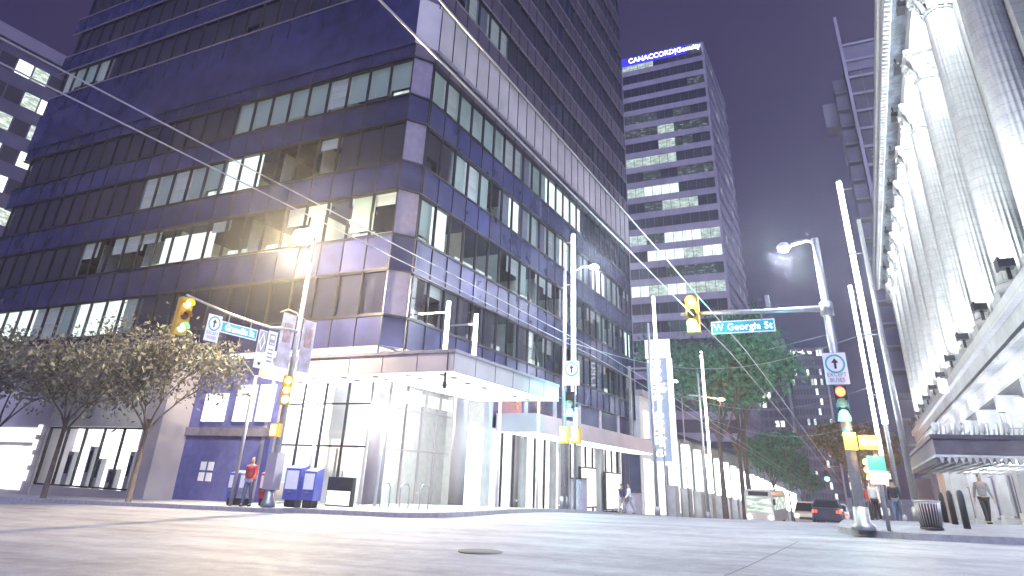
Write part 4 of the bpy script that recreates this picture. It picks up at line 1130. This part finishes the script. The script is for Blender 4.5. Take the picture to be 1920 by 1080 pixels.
# ------------------------------------------------------------------ overhead trolley wires
def wire(pts,label,r=.014,group='overhead trolley wires'):
    mb=MB(); mb.tube(pts,r,M['steelw'],n=5); o=part('trolley_wire',mb); set_origin(o,pts[-1]); return tag(o,label,'wire',group)
M['steelw']=mat('copper_wire_bright',(.6,.6,.66),.35,.6)
def wz(y): return 6.5 if y<30 else 6.5-.04*(y-30)
def wp(x,y0,y1): return [(x,y0+(y1-y0)*i/24,wz(y0+(y1-y0)*i/24)) for i in range(25)]
wire(wp(-3.6,-12,150),'rightmost overhead trolley wire running down the street, nearest the department store',.016)
wire(wp(-4.25,-12,150),'second overhead trolley wire from the right running down the street',.016)
wire(wp(-9.4,-12,150),'third overhead trolley wire from the right, over the far lane',.014)
wire(wp(-10.05,-12,150),'leftmost overhead trolley wire running down the street, nearest the tower',.014)
for x0,y0,x1,y1,z,l in ((-13.5,53,1.6,53,8.2,'thin span wire slung across the street at the second pair of light masts'),(-13.5,34.9,1.6,34.9,8.4,'thin span wire slung across the street at the nearest pair of light masts'),(-13.5,71.5,1.6,71.5,7.6,'thin span wire slung across the street among the trees')):
    pts=[(x0+(x1-x0)*i/12,y0,z-1.6*math.sin(PI*i/12)) for i in range(13)]
    mb=MB(); mb.tube(pts,.010,M['steelw'],n=4); o=part('span_wire',mb); set_origin(o,pts[0]); tag(o,l,'wire','span wires across the street')

# ------------------------------------------------------------------ trees
def tree(label,x,y,h,crown_r,crown_z,leaf,nleaf,lsize,seed,group,lean=(0,0),spread=1.0,sparse=.0,name='street_tree'):
    rnd=random.Random(seed); g=PG(x,y); rt=root(name,label,'tree',(x,y,g),group)
    tr=MB(); top=h*.42
    pts=[(x,y,g-.1),(x+lean[0]*.3,y+lean[1]*.3,g+top*.5),(x+lean[0],y+lean[1],g+top)]
    tr.tube(pts,[h*.016,h*.012,h*.010],M['bark'],n=10)
    tips=[]
    def grow(p,d,l,r,depth):
        q=p+d*l; mid=p+d*l*.5+Vector((rnd.uniform(-.05,.05),rnd.uniform(-.05,.05),0))*l
        tr.tube([p,mid,q],[r,r*.8,r*.6],M['bark'],n=6,caps=False)
        tips.append((mid,depth)); tips.append((q,depth))
        if depth<3:
            for _ in range(3):
                a=rnd.uniform(0,2*PI); nd=(d+Vector((math.cos(a),math.sin(a),rnd.uniform(-.25,.45)))*.62*spread).normalized()
                grow(q,nd,l*rnd.uniform(.6,.8),r*.6,depth+1)
    t0=Vector(pts[-1]); L=(h-top)*.36
    for k in range(5):
        a=2*PI*k/5+rnd.uniform(-.4,.4); grow(t0-Vector((0,0,rnd.uniform(0,top*.2))),Vector((math.cos(a)*.62*spread,math.sin(a)*.62*spread,1)).normalized(),L*rnd.uniform(.8,1.15),h*.007,0)
    part('trunk',tr,rt,fix=False)
    cr=MB(); k=cr.mi(leaf); deep=[t for t,d in tips if d>=1]
    for _ in range(nleaf):
        c=rnd.choice(deep); s=crown_r*.20
        p=Vector((c.x+rnd.gauss(0,s),c.y+rnd.gauss(0,s),c.z+rnd.gauss(0,s*.8)))
        a=Vector((rnd.gauss(0,1),rnd.gauss(0,1),rnd.gauss(0,1))).normalized(); b=a.cross(Vector((rnd.gauss(0,1),rnd.gauss(0,1),rnd.gauss(0,1)))).normalized()
        w=lsize*rnd.uniform(.6,1.3)
        i=len(cr.v); cr.v+=[tuple(p-a*w),tuple(p+b*w*.45),tuple(p+a*w),tuple(p-b*w*.45)]; cr.f.append((i,i+1,i+2,i+3)); cr.m.append(k); cr.sm.append(False)
    part('crown',cr,rt,fix=False)
    return rt
GW='small pavement trees in front of the left shop'
tree('thin young tree on the left pavement right in front of the bright shop window',-28.3,20.95,7.8,2.9,3,M['leafp'],4800,.125,1,GW,spread=1.2)
tree('thin young tree at the far left edge of the pavement',-34.2,20.95,8.2,3.0,3,M['leafp'],4800,.125,2,GW,spread=1.2)
tree('leafy pavement tree half outside the left edge',-40.5,21.3,8.4,3.2,3,M['leafp'],6000,.15,5,GW,spread=1.2)
GT='street trees lining the far pavement'
for i,(yy,h,l,s,lm) in enumerate(((74,19,'tall green street tree nearest the blade sign',14,'leaf'),(86,20,'second green street tree beyond the blade sign',15,'leaf'),(99,26,'tallest green street tree, its top against the sky',16,'leaf'),(116,13.5,'fourth green street tree down the far pavement',17,'leaf'),(138,11.5,'fifth green street tree, small and far off',18,'leaf'),(165,11,'last green street tree before the distant towers',19,'leaf'))):
    tree(l,-12.9+.02*i-(1.2 if i==2 else 0),yy,h,h*(.2 if i!=2 else .13),h*.3,M[lm],5200 if i!=2 else 3200,.25+.0014*yy,s,GT,spread=(.95,.9,.42,.8,.8,.8)[i])
tree('orange lit tree on the near side of the street, left of the pole',-.4,112,14,3,4,M['leafo'],4200,.36,31,'warm lit trees far down the near pavement')
tree('farther orange lit tree behind the pole',.4,134,15,3,4,M['leafo'],4000,.4,32,'warm lit trees far down the near pavement')
tree('farthest orange lit tree at the end of the near pavement',-.3,158,16,3,4,M['leafo'],3600,.42,33,'warm lit trees far down the near pavement')

# ------------------------------------------------------------------ street furniture on the left pavement
M['boxblue']=mat('blue_box_paint',(.10,.12,.42),.4,var=.1,coat=.3); M['boxred']=mat('red_box_paint',(.45,.08,.10),.4,coat=.3); M['boxgrey']=mat('grey_box_paint',(.35,.34,.42),.45)
def newsbox(x,y,m,label,h=1.15,w=.5):
    g=PG(x,y); rt=root('newspaper_box',label,'newspaper box',(x,y,g),'newspaper boxes on the corner')
    mb=MB(); mb.box(x-w/2,x+w/2,y-.22,y+.22,g+.25,g+h,m); mb.prism([(y-.22,g+h),(y+.22,g+h),(y+.22,g+h+.12)],x-w/2,x+w/2,m,axis='x'); mb.box(x-w*.35,x+w*.35,y-.18,y+.18,g,g+.25,M['dark']); part('cabinet',mb,rt)
    mb=MB(); mb.box(x-w*.4,x+w*.4,y-.235,y-.221,g+.62,g+h-.08,M['sgnwhite']); mb.box(x-w*.15,x+w*.15,y-.26,y-.236,g+.5,g+.54,M['steel']); part('door',mb,rt)
newsbox(-22.9,21.6,M['boxblue'],'blue newspaper box at the left end of the row')
newsbox(-22.3,21.6,M['boxgrey'],'grey newspaper box second from the left in the row')
newsbox(-21.5,21.9,M['boxred'],'red newspaper box behind the signal pole')
newsbox(-19.95,21.75,M['boxblue'],'tall wide blue box right of the signal pole',1.35,.75)
newsbox(-19.1,21.75,M['boxblue'],'smaller blue box at the right end of the row',1.25,.6)
g=PG(-18,22.3); rt=root('lit_panel','low white glowing panel beside the blue boxes','sign',(-18.1,22.3,g))
mb=MB(); mb.box(-18.75,-17.55,22.2,22.4,g+.05,g+1.05,M['dark']); part('frame',mb,rt)
mb=MB(); mb.box(-18.7,-17.6,22.17,22.19,g+.1,g+.58,M['adlight']); part('panel',mb,rt)
# bench-like barrier rail near the lobby
g=PG(-16.2,23.6); rt=root('bike_rack','low steel hoop bike rack before the lobby entrance','bike rack',(-16.2,23.6,g))
for i in range(3):
    mb=MB(); x=-17+.9*i; mb.tube([(x,23.3,g),(x,23.3,g+.7),(x,23.45,g+.85),(x,23.75,g+.85),(x,23.9,g+.7),(x,23.9,g)],.025,M['steel'],n=8); part('hoop',mb,rt)
# litter basket at the right corner
bx,by=1.35,21.9+1.2; g=PG(bx,by); rt=root('litter_basket','round slatted metal litter basket on the right corner pavement','litter bin',(bx,by,g))
mb=MB(); mb.lathe((bx,by,g),[(.19,.04),(.22,.08),(.24,.62),(.22,.64)],M['dark'],n=20)
part('liner',mb,rt); mb=MB()
for q in range(26):
    t=2*PI*q/26; c,s=math.cos(t),math.sin(t); mb.tube([(bx+.25*c,by+.25*s,g+.05),(bx+.28*c,by+.28*s,g+.35),(bx+.31*c,by+.31*s,g+.68)],.012,M['steel'],n=5)
part('slats',mb,rt); mb=MB()
mb.tube([(bx+.32*math.cos(2*PI*q/28),by+.32*math.sin(2*PI*q/28),g+.7) for q in range(29)],.02,M['steel'],n=6); mb.tube([(bx+.26*math.cos(2*PI*q/28),by+.26*math.sin(2*PI*q/28),g+.05) for q in range(29)],.03,M['dark'],n=6); part('hoop',mb,rt)
# utility cabinet by the mall
for i,(x,y,w,h,l) in enumerate(((-13.9,36.6,.9,1.5,'grey utility cabinet beside the far kerb signal'),(-14.0,47,1.5,1.25,'wide grey planter box right of the lit posters'))):
    g=PG(x,y); mb=MB(); mb.box(x-.3,x+.3,y-w/2,y+w/2,g,g+h,M['boxgrey']); mb.box(x-.34,x+.34,y-w/2-.04,y+w/2+.04,g+h,g+h+.05,M['dark']); mb.box(x-.2,x+.2,y-w/2-.015,y-w/2-.001,g+.2,g+h-.15,M['pale'])
    o=part('utility_cabinet' if i==0 else 'planter',mb); set_origin(o,(x,y,g)); tag(o,l,'cabinet' if i==0 else 'planter')
for i in range(3):
    x,y=2.3+.0*i,24.5+3.2*i; g=PG(x,y); mb=MB(); mb.lathe((x,y,g),[(.09,0),(.09,.85),(.06,.95),(.02,.98)],M['dark'],n=12); o=part('bollard',mb); set_origin(o,(x,y,g))
    tag(o,('nearest','middle','farthest')[i]+' of three dark bollards on the department store pavement','bollard','bollards by the department store')

# ------------------------------------------------------------------ people
SK=mat('skin',(.45,.28,.21),.5); HR=mat('hair',(.04,.03,.025),.6)
def skinmesh(name,verts,edges,m,sub=2,parent=None,rootv=0):
    me=bpy.data.meshes.new(name); me.from_pydata([v[:3] for v in verts],edges,[]); me.materials.append(m)
    o=bpy.data.objects.new(name,me); COL.objects.link(o)
    md=o.modifiers.new('skin','SKIN'); md.use_smooth_shade=True
    if not me.skin_vertices: me.attributes.new('skin_vertex','FLOAT','POINT') if False else None
    lay=me.skin_vertices[0] if me.skin_vertices else None
    for i,v in enumerate(verts):
        rr=v[3] if isinstance(v[3],tuple) else (v[3],v[3]); lay.data[i].radius=rr; lay.data[i].use_root=(i==rootv)
    s=o.modifiers.new('sub','SUBSURF'); s.levels=sub; s.render_levels=sub
    bpy.context.view_layer.update()
    ev=bpy.data.meshes.new_from_object(o.evaluated_get(bpy.context.evaluated_depsgraph_get()))
    bpy.data.objects.remove(o); ev.name=name
    ev.materials.clear(); ev.materials.append(m)
    for p in ev.polygons: p.use_smooth=True; p.material_index=0
    q=bpy.data.objects.new(name,ev); COL.objects.link(q)
    if parent is not None: q.parent=parent
    return q
# skin_vertices need the layer: create through an operator-free helper
def ensure_skin():
    me=bpy.data.meshes.new('t'); me.from_pydata([(0,0,0),(0,0,1)],[(0,1)],[]); o=bpy.data.objects.new('t',me); COL.objects.link(o)
    o.modifiers.new('s','SKIN'); ok=len(me.skin_vertices)>0; bpy.data.objects.remove(o); return ok
def person(label,x,y,rz,top,trous,stride=.25,H=1.74,armswing=.25,group=None,bag=False):
    g=PG(x,y); rt=root('person',label,'person',(x,y,g),group,rz)
    s=H/1.75
    def L(*a): return tuple(c*s if not isinstance(c,tuple) else tuple(q*s for q in c) for c in a)
    # person looks toward -Y in the local frame
    st=stride; aw=armswing
    hip=.93; V=[]; E=[]
    def add(p,r,par=None):
        V.append((p[0]*s,p[1]*s,p[2]*s,tuple(q*s for q in r) if isinstance(r,tuple) else r*s))
        if par is not None: E.append((par,len(V)-1))
        return len(V)-1
    pel=add((0,0,hip),(.15,.11)); wa=add((0,.0,1.08),(.13,.10),pel); ch=add((0,.0,1.30),(.16,.11),wa); sh=add((0,0,1.43),(.12,.08),ch)
    nk=add((0,-.005,1.50),.052,sh); jw=add((0,-.02,1.58),(.062,.07),nk); hd=add((0,-.015,1.66),(.073,.088),jw); tp=add((0,-.005,1.73),(.05,.06),hd)
    nose=add((0,-.115,1.615),(.012,.012),jw)
    legs={}
    for sd,ph in ((-1,st),(1,-st)):
        a=add((sd*.095,0,hip-.06),(.092,.09),pel); k=add((sd*.10,-ph*.55-.02,.50),.062,a); an=add((sd*.10,-ph+(.05 if ph<0 else 0),.09),.04,k); ft=add((sd*.105,-ph-.13,.035),(.038,.028),an)
        legs[sd]=(a,k,an,ft)
    arms={}
    for sd,ph in ((-1,-aw),(1,aw)):
        a=add((sd*.18,0,1.41),.058,sh); e=add((sd*.235,-ph*.4+.02,1.13),.043,a); w=add((sd*.25,-ph-.05,.90),.028,e); pm=add((sd*.25,-ph-.08,.83),(.018,.036),w); arms[sd]=(a,e,w,pm)
    pelv=0
    skinmesh('body',V,E,SK,2,rt)
    for sd in (-1,1):
        hb=V[arms[sd][3]]; FV=[(hb[0],hb[1],hb[2]+.01,.016)]; FE=[]
        for i,(dy,ln) in enumerate(((-.026,.068),(-.009,.078),(.009,.074),(.026,.058))):
            b=len(FV); FV+=[(hb[0],hb[1]+dy*s,hb[2]-.03*s,.0085),(hb[0]-sd*.006,hb[1]+dy*1.1*s,hb[2]-(.03+ln*.55)*s,.008),(hb[0]-sd*.02,hb[1]+dy*1.1*s,hb[2]-(.03+ln)*s,.0065)]; FE+=[(0,b),(b,b+1),(b+1,b+2)]
        b=len(FV); FV+=[(hb[0]-sd*.01,hb[1]-.042*s,hb[2],.009),(hb[0]-sd*.018,hb[1]-.055*s,hb[2]-.035*s,.008)]; FE+=[(0,b),(b,b+1)]
        skinmesh('hand',FV,FE,SK,1,rt)
    # jacket
    JV=[];JE=[]
    def cp_(src,extra): JV.append((*V[src][:3], tuple((q+extra) for q in V[src][3]) if isinstance(V[src][3],tuple) else V[src][3]+extra)); return len(JV)-1
    a0=cp_(pel,.022); a1=cp_(wa,.03); a2=cp_(ch,.03); a3=cp_(sh,.025); JE+=[(a0,a1),(a1,a2),(a2,a3)]
    for sd in (-1,1):
        b=[cp_(q,.018) for q in arms[sd][:3]]; JE+=[(a3,b[0]),(b[0],b[1]),(b[1],b[2])]
    skinmesh('jacket',JV,JE,top,2,rt)
    JV=[];JE=[]; a0=cp_(pel,.012)
    for sd in (-1,1):
        b=[cp_(q,.016) for q in legs[sd][:3]]; JE+=[(a0,b[0]),(b[0],b[1]),(b[1],b[2])]
    skinmesh('trousers',JV,JE,trous,2,rt)
    for sd in (-1,1):
        an,ft=V[legs[sd][2]],V[legs[sd][3]]
        skinmesh('shoe',[(an[0],an[1]+.04,.04,.045),(ft[0],(an[1]+ft[1])/2,.045,(.045,.042)),(ft[0],ft[1]-.03,.032,(.04,.03))],[(0,1),(1,2)],M['black'],1,rt)
    skinmesh('hair',[(0,.03*s,1.63*s,(.075*s,.06*s)),(0,.012*s,1.70*s,(.08*s,.085*s)),(0,-.01*s,1.745*s,(.06*s,.06*s))],[(0,1),(1,2)],HR,2,rt)
    if bag:
        mb=MB(); R=Matrix.Translation((.0,.17,1.2)); mb.box(-.15,.15,-.05,.1,-.25,.22,M['dark'],rot=R); o=part('backpack',mb.mesh('backpack'),rt)
    return rt
T=lambda n,c: mat(n,c,.85,var=.15,scale=9)
navy=T('navy_cloth',(.05,.06,.13)); crm=T('cream_cloth',(.55,.52,.50)); jean=T('denim',(.10,.14,.25)); redc=T('red_cloth',(.42,.06,.07)); blk=T('black_cloth',(.03,.03,.04)); gry=T('grey_cloth',(.25,.25,.28)); wht=T('white_cloth',(.7,.7,.72))
person('person in a navy jacket and light trousers before the right lit poster',-14.9,47.2,RAD(150),navy,crm,.18,1.78)
person('person in pale clothes walking near the right lit poster',-13.6,44.6,RAD(-60),wht,gry,.3,1.7)
person('person in a red jacket among the newspaper boxes at the left pole',-21.6,21.0,RAD(20),redc,jean,.12,1.74)
person('person in a white top waiting on the pavement right of the corner pole',.15,37.5,RAD(-15),wht,blk,.05,1.7)
person('person in a red jacket standing far behind the right corner pole',-.35,41,RAD(170),redc,jean,.2,1.75)
person('person in black walking by the department store kerb',1.0,39,RAD(175),blk,jean,.3,1.8)
person('person in a grey coat under the department store marquee',3.9,33.5,RAD(10),gry,blk,.2,1.72)

# ------------------------------------------------------------------ vehicles
M['tyre']=M['black']; M['rim']=mat('wheel_rim',(.4,.4,.42),.35,.8)
M['head']=emis('headlight',(1,1,.95),30); M['tail']=emis('tail_light',(1,.05,.03),8); M['carglass']=mat('car_glass',(.02,.025,.03),.08,var=.05)
def wheel(rt,x,y,z,r,w,ang0=0):
    mb=MB(); R=Matrix.Translation((x,y,z))@Matrix.Rotation(PI/2,4,'Y'); n=24
    prof=[(r*.6,-w/2),(r*.93,-w/2),(r,-w*.3),(r,w*.3),(r*.93,w/2),(r*.6,w/2)]
    b=MB(); b.lathe((0,0,0),prof,M['tyre'],n=n); 
    mb.v=[tuple(R@Vector(v)) for v in b.v]; mb.f=b.f; mb.m=b.m; mb.sm=b.sm; mb.mats=b.mats
    wh=part('wheel',mb,rt,fix=False)
    b=MB(); b.lathe((0,0,-w/2-.005),[(r*.6,0),(r*.6,w+.01)],M['rim'],n=12,smooth=False); mb=MB(); mb.v=[tuple(R@Vector(v)) for v in b.v]; mb.f=b.f; mb.m=b.m; mb.sm=b.sm; mb.mats=b.mats
    part('rim',mb,wh,fix=False)
def car(label,x,y,rz,paint,tall=0,lights=True,group=None):
    """front toward -Y local"""
    g=ground(x,y); rt=root('parked_car' if not lights else 'car',label,'car',(x,y,g),group,rz); o=Vector((x,y,g)); 
    ORG[rt.name]=Vector((0,0,0))
    st=[]  # stations along y: (y, halfwidth, z_bottom, z_belt)
    S=[(-2.2,.62,.32,.62),(-2.12,.78,.24,.74),(-1.6,.88,.2,.86),(-.9,.90,.2,.95),(.0,.91,.2,.98),(1.2,.90,.2,1.0),(1.9,.86,.22,1.0),(2.2,.74,.3,.92)]
    mb=MB(); k=mb.mi(paint); n=10
    def sect(yy,w,zb,zt):
        return [(-w*.92,yy,zb),(-w,yy,zb+.18),(-w,yy,(zb+zt)/2+.05),(-w*.96,yy,zt-.05),(-w*.84,yy,zt),(w*.84,yy,zt),(w*.96,yy,zt-.05),(w,yy,(zb+zt)/2+.05),(w,yy,zb+.18),(w*.92,yy,zb)]
    for q in S: mb.v+=sect(*q)
    for j in range(len(S)-1):
        for q in range(n):
            a=j*n+q; b=j*n+(q+1)%n; mb.f.append((a,b,b+n,a+n)); mb.m.append(k); mb.sm.append(True)
    mb.f.append(tuple(reversed(range(n)))); mb.m.append(k); mb.sm.append(False); mb.f.append(tuple((len(S)-1)*n+q for q in range(n))); mb.m.append(k); mb.sm.append(False)
    # roof
    zr=1.45+tall; G=[(-1.15,.80,.95),(-.45,.66,zr-.04),(.1,.64,zr),(.9,.64,zr-.02),(1.75,.78,1.0)]
    bd=part('body',mb,rt)
    mb=MB(); kg=mb.mi(M['carglass'])
    R_=[[(-w,yy,.94 if i in(0,4) else z),(w,yy,.94 if i in (0,4) else z)] for i,(yy,w,z) in enumerate(G)]
    base=[(-.84,-1.15,.94),(-.84,1.75,.94)]
    for sgn in (-1,1):
        mb.quad([(sgn*.80,-1.15,.95),(sgn*.66,-.45,zr-.05),(sgn*.64,.1,zr-.02),(sgn*.64,.9,zr-.04),(sgn*.78,1.75,.98)],M['carglass'])
    mb.quad([(-.80,-1.15,.95),(.80,-1.15,.95),(.66,-.45,zr-.05),(-.66,-.45,zr-.05)],M['carglass'])
    mb.quad([(-.78,1.75,.98),(.78,1.75,.98),(.64,.9,zr-.04),(-.64,.9,zr-.04)],M['carglass'])
    part('window',mb,rt,fix=False)
    mb=MB(); mb.prism([(-.47,zr-.06),(.1,zr-.015),(.92,zr-.05),(.9,zr+.01),(.1,zr+.045),(-.42,zr-.0)],-.66,.66,paint,axis='x')
    for sgn in (-1,1):
        for a,b in (((-1.17,.93),(-.45,zr-.03)),((.25,.95),(.25,zr-.02)),((1.78,.97),(.9,zr-.02))):
            mb.tube([(sgn*(.81 if a[1]<1.2 and a[0]!=.25 else .84),a[0],a[1]),(sgn*.665,b[0],b[1])],.035,paint,n=6)
    part('roof',mb,rt)
    for sx in (-1,1):
        for yy in (-1.38,1.35): wheel(rt,sx*.80,yy,.33,.33,.22)
        mb=MB(); mb.lathe((0,0,0),[(.02,0),(.11,.02),(.12,.06)],M['head'] if lights else M['white'],n=12)
        mb.v=[(v[0]*1.3+sx*.62,-2.2+v[2]*.6 -.02,v[1]+.64) for v in mb.v]; part('headlight',mb,rt,fix=False)
        mb=MB(); mb.box(sx*.55,sx*.82,2.13,2.20,.72,.86,M['tail']); part('tail_light',mb,rt)
        mb=MB(); mb.box(sx*.9,sx*1.04,-.95,-.83,.98,1.1,paint); part('mirror',mb,rt)
    mb=MB(); mb.box(-.45,.45,-2.24,-2.19,.40,.56,M['dark']); part('grille',mb,rt)
    return rt
PT=lambda n,c: mat(n,c,.28,var=.03,coat=.6)
silver=PT('silver_paint',(.5,.5,.53)); creamp=PT('cream_paint',(.62,.56,.46)); whitep=PT('white_car_paint',(.75,.75,.76)); darkp=PT('dark_car_paint',(.05,.05,.09))
car('cream car with glaring headlights coming up the street from far away',-4.6,62,0,creamp,.1)
car('silver car with lit headlights queued behind the cream car',-4.3,72,0,silver)
car('dark car facing away with red tail lights in the right lane',-2.6,52,PI,darkp)
car('white car facing away with red tail lights farther down the right lane',-2.5,61,PI,whitep)
def bus(label,x,y,rz):
    g=ground(x,y); rt=root('bus',label,'bus',(x,y,g),None,rz); ORG[rt.name]=Vector((0,0,0))
    bp=PT('bus_cream_paint',(.62,.60,.56)); mb=MB()
    prof=[(-1.25,.35),(1.25,.35),(1.28,.9),(1.28,2.6),(1.2,2.95),(1.0,3.08),(-1.0,3.08),(-1.2,2.95),(-1.28,2.6),(-1.28,.9)]
    mb.prism(prof,-5.9,5.9,bp,axis='y',smooth=False); part('body',mb,rt)
    mb=MB(); mb.quad([(-1.15,-5.93,1.15),(1.15,-5.93,1.15),(1.1,-5.93,2.45),(-1.1,-5.93,2.45)],M['off_lit']); part('windscreen',mb,rt,fix=False)
    mb=MB(); mb.box(-.9,.9,-5.94,-5.9,2.55,2.9,M['dark']); part('destination_board',mb,rt)
    for sx in (-1,1):
        for i in range(7):
            mb=MB(); y0=-5.3+1.5*i; mb.quad([(sx*1.29,y0,1.35),(sx*1.29,y0+1.35,1.35),(sx*1.29,y0+1.35,2.45),(sx*1.29,y0,2.45)],M['off_lit']); part('window',mb,rt,fix=False)
        mb=MB(); mb.lathe((0,0,0),[(.02,0),(.11,.02),(.12,.06)],M['head'],n=12); mb.v=[(v[0]*1.2+sx*.95,-5.92-v[2],v[1]+.75) for v in mb.v]; part('headlight',mb,rt,fix=False)
        for yy in (-3.9,3.4): wheel(rt,sx*1.08,yy,.48,.48,.3)
        mb=MB(); mb.box(sx*1.3,sx*1.5,-6.1,-6.0,1.8,2.3,M['dark']); part('mirror',mb,rt)
    mb=MB(); mb.tube([(-.3,1.5,3.1),(-.5,5.9,5.1),(-.55,7.4,5.75)],.03,M['dark'],n=6); mb.tube([(.3,1.5,3.1),(.15,5.9,5.1),(.1,7.4,5.75)],.03,M['dark'],n=6); part('trolley_pole',mb,rt)
    return rt
bus('cream trolley bus with lit windows and headlights in the far lane',-9.6,79,0)

# ------------------------------------------------------------------ world and sky glow
w=bpy.data.worlds.new('World'); sc.world=w; w.use_nodes=True; nt=w.node_tree; N=nt.nodes; L=nt.links; N.clear()
out=N.new('ShaderNodeOutputWorld'); bg=N.new('ShaderNodeBackground'); L.new(bg.outputs[0],out.inputs[0])
tc=N.new('ShaderNodeTexCoord'); sx=N.new('ShaderNodeSeparateXYZ'); L.new(tc.outputs['Generated'],sx.inputs[0])
nz=N.new('ShaderNodeTexNoise'); nz.inputs['Scale'].default_value=1.6; nz.inputs['Detail'].default_value=3; L.new(tc.outputs['Generated'],nz.inputs['Vector'])
ad=N.new('ShaderNodeMath'); ad.operation='MULTIPLY_ADD'; L.new(nz.outputs[0],ad.inputs[0]); ad.inputs[1].default_value=.25; L.new(sx.outputs[2],ad.inputs[2])
cr=N.new('ShaderNodeValToRGB'); L.new(ad.outputs[0],cr.inputs[0])
cr.color_ramp.elements[0].position=.10; cr.color_ramp.elements[0].color=(.026,.019,.082,1)
cr.color_ramp.elements[1].position=.95; cr.color_ramp.elements[1].color=(.056,.046,.122,1)
e=cr.color_ramp.elements.new(.45); e.color=(.034,.026,.100,1)
L.new(cr.outputs[0],bg.inputs[0]); bg.inputs[1].default_value=1.0
light('city_glow_fill','SUN',(0,-20,60),4.2,(.60,.63,1.0),size=RAD(50),rot=(-.42,.60,-.72))  # violet fill added to light facades, in place of sky and street glow

# thin night haze over the streets: scattering volume added for lamp halos and lifted shadows
hz,ntz,oz=_new('street_haze'); vs=ntz.nodes.new('ShaderNodeVolumeScatter'); vs.inputs['Density'].default_value=.0014; vs.inputs['Anisotropy'].default_value=.80; vs.inputs['Color'].default_value=(.84,.84,1,1)
ntz.links.new(vs.outputs[0],oz.inputs['Volume'])
mb=MB(); mb.box(-120,60,-30,330,-17,110,hz); tag(part('haze',mb),kind='structure')
# ------------------------------------------------------------------ render settings
sc.view_settings.view_transform='Standard'; sc.view_settings.look='None'; sc.view_settings.exposure=0
c=sc.cycles; c.max_bounces=6; c.diffuse_bounces=3; c.glossy_bounces=3; c.transparent_max_bounces=12; c.sample_clamp_indirect=4; c.caustics_reflective=False; c.caustics_refractive=False
c.volume_bounces=0; c.use_denoising=True; c.use_light_tree=True
